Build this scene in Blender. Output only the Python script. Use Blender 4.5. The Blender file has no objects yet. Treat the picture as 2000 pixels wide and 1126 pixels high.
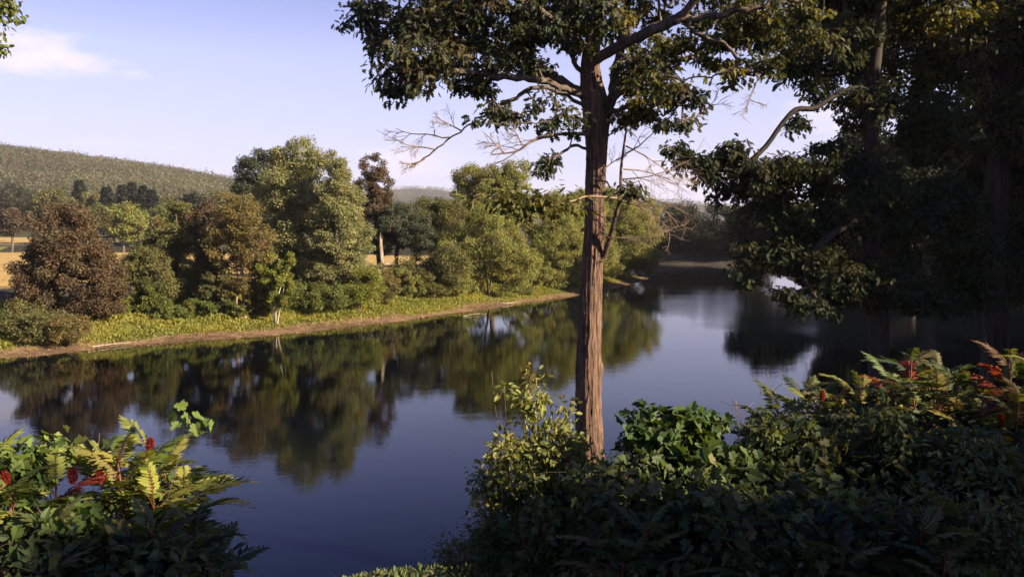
import bpy, math, numpy as np
from mathutils import Vector
R = math.radians
S = bpy.context.scene
COL = S.collection
# ------------------------------------------------------------------ camera
CAMH = 8.0; F = 1560.0; PITCH = math.atan(118.0/F)
cam = bpy.data.objects.new('camera', bpy.data.cameras.new('camera')); COL.objects.link(cam)
cam.location = (0, 0, CAMH); cam.rotation_euler = (R(90)-PITCH, 0, 0)
cam.data.sensor_width = 36; cam.data.lens = 36*F/2000; cam.data.clip_end = 9000; cam.data.clip_start = 0.05
S.camera = cam
# ------------------------------------------------------------------ light
SUN_AZ = R(114)      # clockwise from +Y (view direction): to the right and a little behind the camera
SUN_EL = R(25)
W = bpy.data.worlds.new('World'); S.world = W; W.use_nodes = True
nt = W.node_tree; N = nt.nodes; L = nt.links; N.clear()
out = N.new('ShaderNodeOutputWorld'); bg = N.new('ShaderNodeBackground'); L.new(bg.outputs[0], out.inputs[0])
bg.inputs[1].default_value = 0.061
sky = N.new('ShaderNodeTexSky'); sky.sky_type = 'NISHITA'; sky.sun_disc = False
sky.sun_elevation = SUN_EL; sky.sun_rotation = SUN_AZ; sky.air_density = 1.0; sky.dust_density = 1.2; sky.ozone_density = 2.2
def wmath(op, a, b=None, clamp=False):
    n = N.new('ShaderNodeMath'); n.operation = op; n.use_clamp = clamp
    for i, v in enumerate((a, b)):
        if v is None: continue
        if isinstance(v, (int, float)): n.inputs[i].default_value = v
        else: L.new(v, n.inputs[i])
    return n.outputs[0]
def wmix(fac, a, b, mode='MIX'):
    n = N.new('ShaderNodeMix'); n.data_type = 'RGBA'; n.blend_type = mode
    for i, v in ((0, fac), (6, a), (7, b)):
        if isinstance(v, (int, float)): n.inputs[i].default_value = v
        elif isinstance(v, tuple): n.inputs[i].default_value = (*v, 1)
        else: L.new(v, n.inputs[i])
    return n.outputs[2]
tc = N.new('ShaderNodeTexCoord'); sx = N.new('ShaderNodeSeparateXYZ'); L.new(tc.outputs['Generated'], sx.inputs[0])
az = wmath('ARCTAN2', sx.outputs[0], sx.outputs[1]); el = wmath('ARCSINE', sx.outputs[2])
cmb = N.new('ShaderNodeCombineXYZ'); L.new(az, cmb.inputs[0]); L.new(wmath('MULTIPLY', el, 3.2), cmb.inputs[1])
nz = N.new('ShaderNodeTexNoise'); nz.inputs['Scale'].default_value = 9; nz.inputs['Detail'].default_value = 7; nz.inputs['Roughness'].default_value = .55
L.new(cmb.outputs[0], nz.inputs['Vector'])
def cloud(px, py, wx, wy, amt):
    a0 = math.atan((px-1000)/F); e0 = (445-py)/F
    u = wmath('DIVIDE', wmath('SUBTRACT', az, a0), wx/F); v = wmath('DIVIDE', wmath('SUBTRACT', el, e0), wy/F)
    d = wmath('ADD', wmath('MULTIPLY', u, u), wmath('MULTIPLY', v, v))
    m = wmath('SUBTRACT', 1.0, d)
    s = wmath('ADD', m, wmath('MULTIPLY', wmath('SUBTRACT', nz.outputs[0], .5), 5.))
    return wmath('MULTIPLY', wmath('MULTIPLY', s, 0.8, True), amt, True)
cl = None
for c in [(40, 158, 180, 42, .9), (275, 182, 30, 10, .35), (800, 325, 140, 36, .4), (1290, 345, 130, 45, .45), (1620, 245, 130, 32, .5), (250, 300, 130, 9, .2),
          (850, 195, 60, 14, .35), (2300, 200, 300, 60, .7), (-500, 260, 300, 50, .6)]:
    k = cloud(*c); cl = k if cl is None else wmath('MAXIMUM', cl, k)
tint = wmix(1.0, sky.outputs[0], (1.0, 0.83, 1.13), 'MULTIPLY')
hz = wmath('SUBTRACT', 1.0, wmath('MULTIPLY', wmath('ABSOLUTE', el), 2.6), True)
tint = wmix(wmath('MULTIPLY', hz, .95), tint, (3.55, 3.68, 5.25))
hi = wmath('MULTIPLY', wmath('SUBTRACT', wmath('ABSOLUTE', el), .2), 4.5, True)
tint = wmix(wmath('MULTIPLY', hi, 1.0), tint, wmix(1.0, tint, (.24, .34, .62), 'MULTIPLY'))
skyc = wmix(cl, tint, (5.6, 4.9, 5.4))
L.new(skyc, bg.inputs[0])
sun = bpy.data.objects.new('sun', bpy.data.lights.new('sun', 'SUN')); COL.objects.link(sun)
sun.data.energy = 5.0; sun.data.angle = R(0.5); sun.data.color = (1.0, 0.80, 0.56)
sd = Vector((math.sin(SUN_AZ)*math.cos(SUN_EL), math.cos(SUN_AZ)*math.cos(SUN_EL), math.sin(SUN_EL)))
sun.rotation_euler = sd.to_track_quat('Z', 'Y').to_euler(); sun.location = (60, -20, 60)
S.view_settings.view_transform = 'Standard'; S.view_settings.look = 'None'; S.view_settings.gamma = 1
S.view_settings.exposure = 1.7
S.cycles.max_bounces = 6; S.cycles.transparent_max_bounces = 4; S.cycles.volume_bounces = 0
# ------------------------------------------------------------------ helpers
cp, sp = math.cos(PITCH), math.sin(PITCH)
def P(px, py, Y):
    a = (px-1000)/F; b = (563-py)/F
    dy = b*sp+cp; dz = b*cp-sp; t = Y/dy
    return np.array((a*t, Y, CAMH+dz*t))
def nrm(v): return v/np.maximum(np.linalg.norm(v, axis=-1, keepdims=True), 1e-9)
def tag(o, label=None, cat=None, group=None, kind=None):
    if label: o['label'] = label
    if cat: o['category'] = cat
    if group: o['group'] = group
    if kind: o['kind'] = kind
    return o
def empty(name, loc, label, cat, group=None):
    o = bpy.data.objects.new(name, None); COL.objects.link(o); o.location = tuple(float(c) for c in loc)
    o.empty_display_size = .3
    return tag(o, label, cat, group)
def mesh_obj(name, parts, mat, parent=None, smooth=False):
    """parts: list of (verts Nx3, faces MxK int, colours Mx3 or None); world coords; stored relative to the parent."""
    off = np.array(parent.location) if parent is not None else np.zeros(3)
    V = []; lv = []; ls = []; lt = []; C = []; base = 0; start = 0
    for v, f, c in parts:
        f = np.asarray(f)
        if len(f) == 0: continue
        V.append(v-off); m, k = f.shape
        lv.append((f+base).ravel()); ls.append(start+np.arange(m)*k); lt.append(np.full(m, k)); start += m*k; base += len(v)
        C.append(np.tile((.1, .1, .1), (m, 1)) if c is None else c)
    V = np.concatenate(V).astype(np.float32); lv = np.concatenate(lv).astype(np.int32); ls = np.concatenate(ls).astype(np.int32)
    C = np.concatenate(C)
    me = bpy.data.meshes.new(name); me.vertices.add(len(V)); me.vertices.foreach_set('co', V.ravel())
    me.loops.add(len(lv)); me.loops.foreach_set('vertex_index', lv)
    me.polygons.add(len(ls)); me.polygons.foreach_set('loop_start', ls)
    me.update(calc_edges=True)
    at = me.attributes.new('tone', 'FLOAT_COLOR', 'FACE')
    at.data.foreach_set('color', np.concatenate([C, np.ones((len(C), 1))], 1).astype(np.float32).ravel())
    if smooth: me.polygons.foreach_set('use_smooth', np.ones(len(ls), bool))
    me.materials.append(mat)
    o = bpy.data.objects.new(name, me); COL.objects.link(o)
    if parent is not None: o.parent = parent
    return o
# ------------------------------------------------------------------ materials
def newmat(name):
    m = bpy.data.materials.new(name); m.use_nodes = True; m.node_tree.nodes.clear()
    n = m.node_tree.nodes; l = m.node_tree.links
    o = n.new('ShaderNodeOutputMaterial'); return m, n, l, o
def leafmat(name, rough=.5, trans=.3, spec=.35):
    m, n, l, o = newmat(name)
    a = n.new('ShaderNodeAttribute'); a.attribute_name = 'tone'
    p = n.new('ShaderNodeBsdfPrincipled'); p.inputs['Roughness'].default_value = rough; p.inputs['Specular IOR Level'].default_value = spec
    l.new(a.outputs['Color'], p.inputs['Base Color'])
    t = n.new('ShaderNodeBsdfTranslucent')
    mx = n.new('ShaderNodeMix'); mx.data_type = 'RGBA'; mx.blend_type = 'MULTIPLY'; mx.inputs[0].default_value = 1; mx.inputs[7].default_value = (1.7, 1.6, .6, 1)
    l.new(a.outputs['Color'], mx.inputs[6]); l.new(mx.outputs[2], t.inputs[0])
    s = n.new('ShaderNodeMixShader'); s.inputs[0].default_value = trans
    l.new(p.outputs[0], s.inputs[1]); l.new(t.outputs[0], s.inputs[2]); l.new(s.outputs[0], o.inputs[0])
    return m
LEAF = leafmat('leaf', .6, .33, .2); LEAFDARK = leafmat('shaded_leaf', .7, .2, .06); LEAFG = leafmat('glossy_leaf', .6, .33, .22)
def barkmat(name, c1, c2, sc=6, bump=.6):
    m, n, l, o = newmat(name)
    g = n.new('ShaderNodeTexCoord'); mp = n.new('ShaderNodeMapping'); mp.inputs['Scale'].default_value = (1, 1, .16)
    l.new(g.outputs['Object'], mp.inputs[0])
    t = n.new('ShaderNodeTexNoise'); t.inputs['Scale'].default_value = sc; t.inputs['Detail'].default_value = 8; t.inputs['Roughness'].default_value = .65
    l.new(mp.outputs[0], t.inputs['Vector'])
    r = n.new('ShaderNodeValToRGB'); r.color_ramp.elements[0].position = .35; r.color_ramp.elements[1].position = .68
    r.color_ramp.elements[0].color = (*c1, 1); r.color_ramp.elements[1].color = (*c2, 1); l.new(t.outputs[0], r.inputs[0])
    p = n.new('ShaderNodeBsdfPrincipled'); p.inputs['Roughness'].default_value = .9; p.inputs['Specular IOR Level'].default_value = .2
    l.new(r.outputs[0], p.inputs['Base Color'])
    b = n.new('ShaderNodeBump'); b.inputs['Strength'].default_value = bump; b.inputs['Distance'].default_value = .04
    l.new(t.outputs[0], b.inputs['Height']); l.new(b.outputs[0], p.inputs['Normal']); l.new(p.outputs[0], o.inputs[0])
    return m
BARK = barkmat('bark', (.045, .035, .028), (.17, .135, .105))
BARKOAK = barkmat('oak_bark', (.035, .024, .02), (.21, .13, .09), 16, 1.0)
BARKLIMB = barkmat('limb_bark', (.04, .032, .028), (.16, .125, .10), 14, .6)
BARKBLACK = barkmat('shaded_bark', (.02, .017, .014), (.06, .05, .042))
BARKSNAG = barkmat('snag_bark', (.12, .095, .075), (.36, .3, .24))
BARKPALE = barkmat('pale_bark', (.2, .17, .13), (.5, .45, .38))
BARKDARK = barkmat('dark_bark', (.03, .025, .02), (.10, .08, .065))
TWIG = barkmat('dead_twig', (.12, .08, .055), (.3, .22, .16), 10, .3)
REDSTEM = barkmat('red_stem', (.11, .045, .03), (.22, .10, .06), 10, .2)
def plain(name, c, rough=.6, metal=0, spec=.5):
    m, n, l, o = newmat(name); p = n.new('ShaderNodeBsdfPrincipled')
    t = n.new('ShaderNodeTexNoise'); t.inputs['Scale'].default_value = 3; t.inputs['Detail'].default_value = 6
    r = n.new('ShaderNodeMix'); r.data_type = 'RGBA'; r.inputs[6].default_value = (*[x*.75 for x in c], 1); r.inputs[7].default_value = (*[min(1, x*1.2) for x in c], 1)
    l.new(t.outputs[0], r.inputs[0]); l.new(r.outputs[2], p.inputs['Base Color'])
    p.inputs['Roughness'].default_value = rough; p.inputs['Metallic'].default_value = metal; p.inputs['Specular IOR Level'].default_value = spec
    l.new(p.outputs[0], o.inputs[0]); return m
# ------------------------------------------------------------------ terrain
LEFTB = [(-400, -60), (-200, 8), (-80, 29), (-45, 41), (-31, 49), (-25, 54.5), (-15.6, 61.5), (-9, 69), (-2.6, 79), (5.9, 91), (13.7, 106), (19, 119), (21.5, 127), (19, 137), (8, 150), (-12, 163), (-60, 180), (-150, 190)]
FARB = [(-150, 225), (-60, 214), (0, 198), (30, 180), (48, 168)]
RIGHTB = [(52, 158), (49, 145), (44, 128), (41, 113), (40, 98), (41, 88), (45, 82), (60, 78), (90, 74), (180, 68)]
NEARB = [(180, 48), (90, 45), (60, 43.5), (40, 40), (28, 37), (19, 34), (11.5, 30), (7.5, 24), (3, 19.6), (-4, 17.7), (-12, 17), (-25, 14), (-60, 2), (-200, -40), (-400, -110)]
POLY = np.array(LEFTB+FARB+RIGHTB+NEARB, float)
KIND = np.array([0]*len(LEFTB)+[1]*len(FARB)+[2]*len(RIGHTB)+[3]*len(NEARB))
def shore(x, y):
    x = np.atleast_1d(np.asarray(x, float)); y = np.atleast_1d(np.asarray(y, float))
    A = POLY; B = np.roll(POLY, -1, 0); best = np.full(x.shape, 1e9); kind = np.zeros(x.shape, int); inside = np.zeros(x.shape, bool)
    for i in range(len(A)):
        a, b = A[i], B[i]; d = b-a
        t = np.clip(((x-a[0])*d[0]+(y-a[1])*d[1])/(d@d), 0, 1)
        q = np.hypot(x-a[0]-t*d[0], y-a[1]-t*d[1]); m = q < best; best[m] = q[m]; kind[m] = KIND[i]
        if a[1] != b[1]:
            c = ((a[1] > y) != (b[1] > y)) & (x < (b[0]-a[0])*(y-a[1])/(b[1]-a[1])+a[0]); inside ^= c
    return np.where(inside, -best, best), kind
def wob(x, y, s, ph=0): return np.sin(x*s+ph+1.7*np.sin(y*s*.8+ph))*np.sin(y*s*1.1-ph*2+1.3*np.sin(x*s*.7))
def ground(x, y):
    s, k = shore(x, y); x = np.atleast_1d(x); y = np.atleast_1d(y)
    s = s+.55*wob(x, y, .35)+.25*wob(x, y, 1.1, 2)
    zl = np.interp(s, [0, 3.2, 5, 10, 16, 200], [0, .45, .95, 2.4, 3.0, 3.0])
    zf = np.interp(s, [0, 2, 8, 20], [0, .4, 2.2, 3.0]); zr = np.interp(s, [0, 1.5, 8, 20], [0, .8, 2.5, 3.2])
    zn = np.interp(s, [0, 1, 15, 20], [0, .35, 5.0, 5.6])
    z = np.choose(k, [zl, zf, zr, zn]); z = np.where(s < 0, np.maximum(-1.8, .3*s), z)
    z = z+np.where(s > 0, np.clip(s/6, 0, 1)*.12*(wob(x, y, .5, 1)+.6*wob(x, y, 1.9, 4)), 0)
    far = np.clip((np.hypot(x, y)-900)/800, 0, 1); return z+far*2
def gz(x, y): return float(ground(x, y)[0])
def warp(a, b, n, p0, k):
    # denser around p0
    t = np.linspace(-1, 1, n); s = np.sinh(t*k)/np.sinh(k)
    return np.where(s < 0, p0+s*(p0-a), p0+s*(b-p0))
gx = warp(-3500, 3500, 420, 0, 5.6); gy = warp(-1500, 7000, 470, 50, 5.6)
X, Y = np.meshgrid(gx, gy); Z = ground(X.ravel(), Y.ravel())
V = np.stack([X.ravel(), Y.ravel(), Z], 1); nx, ny = len(gx), len(gy)
i = (np.arange(ny-1)[:, None]*nx+np.arange(nx-1)).ravel(); FQ = np.stack([i, i+1, i+nx+1, i+nx], 1)
cx, cy = V[FQ].mean(1)[:, 0], V[FQ].mean(1)[:, 1]; s_, k_ = shore(cx, cy); s_ = s_+1.2*wob(cx, cy, .45)+.7*wob(cx, cy, 1.6, 3)
mud = np.array((.17, .11, .06)); grass = np.array((.13, .13, .03)); field = np.array((.36, .25, .085)); litter = np.array((.045, .04, .02)); sand = np.array((.16, .13, .10))
def lerp(a, b, t): return a+(b-a)*np.clip(t, 0, 1)[:, None]
cl_ = lerp(np.tile(mud*.55, (len(cx), 1)), np.tile(mud, (len(cx), 1)), s_/1.2)
cl_ = lerp(cl_, grass, (s_-1.9)/.9); cl_ = lerp(cl_, litter*1.3, (s_-10)/2.); cl_ = lerp(cl_, field, (s_-19)/3)
c2 = lerp(np.tile(mud*.3, (len(cx), 1)), litter*.7, (s_-.5)/1); c3 = lerp(np.tile(mud*.6, (len(cx), 1)), litter*1.2, (s_-.8)/1)
cf = lerp(np.tile(sand*.35, (len(cx), 1)), litter*.6, (s_-1.5)/1)
CC = np.where((k_ == 0)[:, None], cl_, np.where((k_ == 1)[:, None], cf, np.where((k_ == 2)[:, None], c2, c3)))
gm, n, l, o = newmat('ground'); a = n.new('ShaderNodeAttribute'); a.attribute_name = 'tone'
g = n.new('ShaderNodeTexCoord'); t = n.new('ShaderNodeTexNoise'); t.inputs['Scale'].default_value = 1.3; t.inputs['Detail'].default_value = 10; t.inputs['Roughness'].default_value = .7
l.new(g.outputs['Object'], t.inputs['Vector']); r = n.new('ShaderNodeMapRange'); r.inputs[1].default_value = .3; r.inputs[2].default_value = .7; r.inputs[3].default_value = .5; r.inputs[4].default_value = 1.5
l.new(t.outputs[0], r.inputs[0]); vm = n.new('ShaderNodeVectorMath'); vm.operation = 'SCALE'; l.new(a.outputs['Color'], vm.inputs[0]); l.new(r.outputs[0], vm.inputs['Scale'])
p = n.new('ShaderNodeBsdfPrincipled'); p.inputs['Roughness'].default_value = .95; p.inputs['Specular IOR Level'].default_value = .2
l.new(vm.outputs[0], p.inputs['Base Color']); b = n.new('ShaderNodeBump'); b.inputs['Strength'].default_value = .7; b.inputs['Distance'].default_value = .2
l.new(t.outputs[0], b.inputs['Height']); l.new(b.outputs[0], p.inputs['Normal']); l.new(p.outputs[0], o.inputs[0])
tag(mesh_obj('ground', [(V, FQ, CC)], gm, smooth=True), kind='structure')
# river
wm, n, l, o = newmat('river_water')
g = n.new('ShaderNodeTexCoord')
def tn(scale, sc3=(1, 1, 1), detail=3):
    mp = n.new('ShaderNodeMapping'); mp.inputs['Scale'].default_value = sc3; l.new(g.outputs['Object'], mp.inputs[0])
    t = n.new('ShaderNodeTexNoise'); t.inputs['Scale'].default_value = scale; t.inputs['Detail'].default_value = detail; l.new(mp.outputs[0], t.inputs['Vector']); return t.outputs[0]
def mm(op, a, b, clamp=False):
    q = n.new('ShaderNodeMath'); q.operation = op; q.use_clamp = clamp
    for i, v in enumerate((a, b)):
        if isinstance(v, (int, float)): q.inputs[i].default_value = v
        else: l.new(v, q.inputs[i])
    return q.outputs[0]
fine = tn(5.0, (.8, 1.3, 1), 3); swell = tn(.8, (.7, 1.2, 1), 2); patch = tn(.028, (.6, 1.6, 1), 3)
sxy = n.new('ShaderNodeSeparateXYZ'); l.new(g.outputs['Object'], sxy.inputs[0])
# a light breeze ruffles the open reach between the two banks
u = mm('DIVIDE', mm('SUBTRACT', sxy.outputs[0], 30), 16); v = mm('DIVIDE', mm('SUBTRACT', sxy.outputs[1], 84), 30)
ell = mm('SUBTRACT', 1.0, mm('ADD', mm('MULTIPLY', u, u), mm('MULTIPLY', v, v)))
breeze = mm('MULTIPLY', mm('ADD', ell, mm('MULTIPLY', mm('SUBTRACT', patch, .5), 3.2)), .75, True)
h = mm('ADD', mm('MULTIPLY', fine, mm('ADD', mm('MULTIPLY', breeze, .022), .0016)), mm('MULTIPLY', swell, .0035))
b = n.new('ShaderNodeBump'); b.inputs['Strength'].default_value = 1; b.inputs['Distance'].default_value = 1; l.new(h, b.inputs['Height'])
p = n.new('ShaderNodeBsdfPrincipled'); p.inputs['Base Color'].default_value = (.0015, .003, .005, 1); p.inputs['Roughness'].default_value = .02
p.inputs['IOR'].default_value = 1.333; p.inputs['Specular IOR Level'].default_value = .5; p.inputs['Specular Tint'].default_value = (.84, .9, 1, 1)
l.new(b.outputs[0], p.inputs['Normal']); l.new(p.outputs[0], o.inputs[0])
wv = np.array([(-420, -130, 0), (200, -130, 0), (200, 235, 0), (-420, 235, 0)], float)
tag(mesh_obj('river', [(wv, np.array([[0, 1, 2, 3]]), None)], wm), kind='structure')
# ------------------------------------------------------------------ leaf templates: (verts, [faces], [alt colour flags])
def T(verts, faces, alt=None): return np.array(verts, float), [np.array(f) for f in faces], alt
T_RHOMB = T([(0, 0, 0), (.42, -.27, .07), (1, 0, -.06), (.42, .27, .07)], [[[0, 1, 2, 3]]])
T_CLUMP = T([(0, 0, 0), (.3, -.34, .1), (.75, -.2, 0), (1, .05, -.12), (.62, .3, .05), (.2, .26, .12)], [[[0, 1, 2, 5], [5, 2, 3, 4]]])
hb = [(.0, .0), (.14, .05), (.26, .22), (.36, .09), (.52, .34), (.62, .11), (.8, .24), (.84, .07), (1, 0)]
def halves(hb, fold=.12, curl=.12):
    up = [(x, y, fold*y*2-curl*x*x) for x, y in hb]; dn = [(x, -y, fold*y*2-curl*x*x) for x, y in hb[1:-1]]
    v = up+dn; k = len(hb); m = len(dn)
    return T(v, [[list(range(k-1, -1, -1))], [[0]+list(range(k, k+m))+[k-1]]])
T_OAK = halves(hb)
T_LEAF = halves([(0, 0), (.12, .12), (.35, .27), (.65, .22), (1, 0)], .15, .18)
T_GRAPE = halves([(0, 0), (-.12, .16), (.0, .40), (.22, .36), (.34, .56), (.52, .38), (.6, .2), (.8, .26), (1, 0)], .12, .2)
def frond(np_=9, droop=.35, seed=0):
    r = np.random.default_rng(seed); v = []; q = []
    def arc(t): return np.array((t*(1-.12*t), 0, .10*math.sin(t*2.2)-droop*t*t*.8))
    # rachis as a thin 3-sided ribbon
    prev = None
    for k in range(7):
        c = arc(k/6.); w = .011*(1-.6*k/6); b = len(v); v += [c+(0, w, 0), c+(0, -w, 0), c+(0, 0, -w*1.4)]
        if prev is not None:
            for e in range(3): q.append([prev+e, prev+(e+1) % 3, b+(e+1) % 3, b+e])
        prev = b
    nr = len(q)
    for k in range(np_):
        t = .16+.8*k/(np_-1); c = arc(t); ln = .27*math.sin(math.pi*(.18+.68*t))*r.uniform(.85, 1.12)+.03
        for s in (-1, 1):
            ang = r.uniform(.95, 1.2)*(1-.25*t); dr = r.uniform(.15, .75)
            d = np.array((math.cos(ang), s*math.sin(ang)*math.cos(dr), -math.sin(dr)*math.sin(ang))); d /= np.linalg.norm(d)
            sd_ = np.cross(d, (0, 0, 1)); sd_ /= np.linalg.norm(sd_); w = ln*.16; b = len(v)
            mid = c+d*ln*.45+(0, 0, .008); tip = c+d*ln+(0, 0, -.04*r.random())
            v += [c, mid+sd_*w, tip, mid-sd_*w]; q.append([b, b+1, b+2, b+3])
    c = arc(1.); d = arc(1.)-arc(.9); d /= np.linalg.norm(d); b = len(v); v += [c, c+d*.09+(0, .04, 0), c+d*.2, c+d*.09-(0, .04, 0)]; q.append([b, b+1, b+2, b+3])
    return np.array(v), [np.array(q)], np.arange(len(q)) < nr
FRONDS = [frond(13, .35, 1), frond(14, .6, 2), frond(12, .2, 3), frond(13, .85, 4)]
def place(tpl, org, d, up, size, col, altcol=(.17, .05, .03)):
    tv, tf, alt = tpl; Xa = nrm(d); Za = nrm(up-(up*Xa).sum(1, keepdims=True)*Xa); Ya = np.cross(Za, Xa); size = np.broadcast_to(np.asarray(size, float), (len(org),))
    v = org[:, None]+size[:, None, None]*(tv[None, :, 0, None]*Xa[:, None]+tv[None, :, 1, None]*Ya[:, None]+tv[None, :, 2, None]*Za[:, None])
    nv = len(tv); v = v.reshape(-1, 3); outp = []
    for j, f in enumerate(tf):
        ff = (np.arange(len(org))[:, None, None]*nv+f[None]).reshape(-1, f.shape[1]); c = np.repeat(col, len(f), 0)
        if alt is not None: c = np.where(np.tile(alt, len(org))[:, None], np.array(altcol), c)
        outp.append((ff, c))
    return v, outp
def leafparts(tpl, *a, **k):
    v, outp = place(tpl, *a, **k)
    res = []
    for j, (f, c) in enumerate(outp):
        res.append((v if j == 0 else v, f, c))
    if len(res) == 2:   # share the vertices
        return [('S', v, [(f, c) for _, f, c in res])]
    return res
def flat(parts):
    outl = []
    for p_ in parts:
        if isinstance(p_[0], str):
            for f, c in p_[2]: outl.append((p_[1], f, c))
        else: outl.append(p_)
    return outl
def tubes(paths, radii, k=5):
    """paths: list of Nx3; radii: list of N -> one part"""
    V = []; Q = []; base = 0
    for p_, r_ in zip(paths, radii):
        p_ = np.asarray(p_, float); m = len(p_)
        if m < 2: continue
        t = nrm(np.gradient(p_, axis=0)); ref = np.where(np.abs(t[:, 2:3]) > .9, np.array([[1., 0, 0]]), np.array([[0, 0, 1.]]))
        if m > 1: ref[:] = ref[m//2]
        u = nrm(np.cross(t, ref)); w = np.cross(t, u); an = np.arange(k)*2*math.pi/k
        v = p_[:, None]+np.asarray(r_)[:, None, None]*(np.cos(an)[None, :, None]*u[:, None]+np.sin(an)[None, :, None]*w[:, None])
        V.append(v.reshape(-1, 3)); i0 = (np.arange(m-1)[:, None]*k+np.arange(k)[None]); i1 = (np.arange(m-1)[:, None]*k+(np.arange(k)[None]+1) % k)
        Q.append(np.stack([i0, i1, i1+k, i0+k], -1).reshape(-1, 4)+base); base += m*k
    return (np.concatenate(V), np.concatenate(Q), None)
def smoothpath(pts, n=20):
    pts = np.asarray(pts, float); k = len(pts); t = np.linspace(0, k-1, n); i = np.minimum(t.astype(int), k-2); f = (t-i)[:, None]
    e = np.vstack([2*pts[0]-pts[1], pts, 2*pts[-1]-pts[-2]]); p0, p1, p2, p3 = e[i], e[i+1], e[i+2], e[i+3]
    return .5*((2*p1)+(-p0+p2)*f+(2*p0-5*p1+4*p2-p3)*f*f+(-p0+3*p1-3*p2+p3)*f**3)
class Skel:
    def __init__(s, rng): s.p = []; s.par = []; s.paths = []; s.rng = rng; s.fix = {}
    def add_path(s, pts, attach=-1):
        idx = [attach] if attach >= 0 else []
        for q in pts:
            s.p.append(np.array(q)); s.par.append(idx[-1] if idx else -1); idx.append(len(s.p)-1)
        s.paths.append(idx); return idx
    def grow(s, tgt, seg=.5, jit=.08, first=0, zpen=.7):
        A = np.array(s.p)
        for t in tgt:
            d = A-t; dist = np.linalg.norm(d, axis=1); cost = dist+zpen*np.maximum(0, d[:, 2]+.15*dist); cost[:first] += 1e3
            j = int(np.argmin(cost)); D = dist[j]; n_ = max(2, int(D/seg)+1); a = A[j]
            pj = s.par[j]; dirv = (a-A[pj]) if pj >= 0 else np.array((0, 0, 1.)); dirv = dirv/(np.linalg.norm(dirv)+1e-6)
            c = a+dirv*D*.35+np.array((0, 0, .12*D)); u = np.linspace(0, 1, n_+1)[1:, None]
            q = (1-u)**2*a+2*u*(1-u)*c+u*u*t; q[:-1] += s.rng.normal(0, jit*D/n_**.5*.5, q[:-1].shape)
            s.add_path(q, j); A = np.array(s.p) if len(s.p) < 400 else np.vstack([A, q])
    def radii(s, Rb, tip, pw=.5):
        n_ = len(s.p); cnt = np.zeros(n_); has = np.zeros(n_, bool)
        for a in s.par:
            if a >= 0: has[a] = True
        cnt[~has] = 1
        for a in range(n_-1, -1, -1):
            if s.par[a] >= 0: cnt[s.par[a]] += cnt[a]
        s.cnt = cnt; r = Rb*(cnt/cnt[0])**pw; return np.maximum(r, tip)
    def mesh(s, Rb, tip, k=5, skip=0, pw=.5, k0=10):
        r = s.radii(Rb, tip, pw); A = np.array(s.p); out_ = []
        ps = []; rs = []; big = []; bigr = []
        for n_, idx in enumerate(s.paths[skip:]):
            q = A[idx]; rr = r[idx].copy()
            if s.par[idx[0]] >= 0 or n_+skip > 0: rr[0] = min(rr[0], rr[1]*1.15)
            if rr.max() > Rb*.35: big.append(q); bigr.append(rr)
            else: ps.append(q); rs.append(rr)
        if big: out_.append(tubes(big, bigr, k0))
        if ps: out_.append(tubes(ps, rs, k))
        return out_
# palettes (leaf reflectances)
PAL = {
 'poplar': [((.195, .20, .09), 5), ((.15, .16, .075), 3), ((.24, .235, .11), 2)],
 'poplard': [((.075, .085, .055), 5), ((.05, .065, .045), 4), ((.11, .11, .07), 1)],
 'willow': [((.185, .195, .055), 5), ((.14, .155, .045), 3), ((.23, .22, .08), 2)],
 'maroon': [((.11, .07, .042), 5), ((.10, .085, .045), 4), ((.07, .05, .035), 3)],
 'russet': [((.12, .075, .05), 4), ((.085, .075, .045), 4)],
 'orange': [((.165, .13, .045), 4), ((.125, .115, .045), 6), ((.18, .11, .05), 1.5)],
 'olive': [((.12, .12, .045), 5), ((.09, .10, .04), 4), ((.17, .13, .05), 1)],
 'green': [((.11, .14, .038), 5), ((.075, .10, .03), 4), ((.16, .15, .04), 2)],
 'bright': [((.16, .18, .035), 5), ((.11, .14, .03), 4), ((.2, .19, .04), 2)],
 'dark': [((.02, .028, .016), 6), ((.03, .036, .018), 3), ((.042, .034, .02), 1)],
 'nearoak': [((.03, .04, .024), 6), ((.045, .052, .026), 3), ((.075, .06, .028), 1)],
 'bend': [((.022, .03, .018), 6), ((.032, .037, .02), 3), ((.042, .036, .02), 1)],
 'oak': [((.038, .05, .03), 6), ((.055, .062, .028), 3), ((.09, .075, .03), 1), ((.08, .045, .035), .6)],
 'oaksunlit': [((.10, .105, .028), 5), ((.13, .10, .03), 2), ((.06, .07, .028), 3)],  # oak leaves with sunlight put into their colour
 'spruce': [((.03, .04, .032), 5), ((.045, .05, .04), 3)],
 'sumac': [((.15, .18, .04), 5), ((.20, .20, .05), 3), ((.09, .13, .035), 3)],
 'sumacfall': [((.10, .12, .035), 5), ((.18, .155, .04), 3), ((.15, .09, .04), 1), ((.06, .08, .03), 5)],
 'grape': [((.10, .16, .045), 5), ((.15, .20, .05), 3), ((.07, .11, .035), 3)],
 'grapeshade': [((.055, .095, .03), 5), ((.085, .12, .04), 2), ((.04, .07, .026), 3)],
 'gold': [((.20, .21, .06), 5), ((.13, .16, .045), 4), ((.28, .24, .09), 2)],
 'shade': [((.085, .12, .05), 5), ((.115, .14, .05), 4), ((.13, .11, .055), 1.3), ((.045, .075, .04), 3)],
}
def pick(pal, n_, rng, per=1, jit=.18):
    c = np.array([q[0] for q in PAL[pal]]); w = np.array([q[1] for q in PAL[pal]], float); w /= w.sum()
    a = c[rng.choice(len(c), n_, p=w)]; return a*(1+rng.normal(0, jit, (n_, 1))).clip(.45, 1.7)*(1+rng.normal(0, .06, (n_, 3)))
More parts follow.
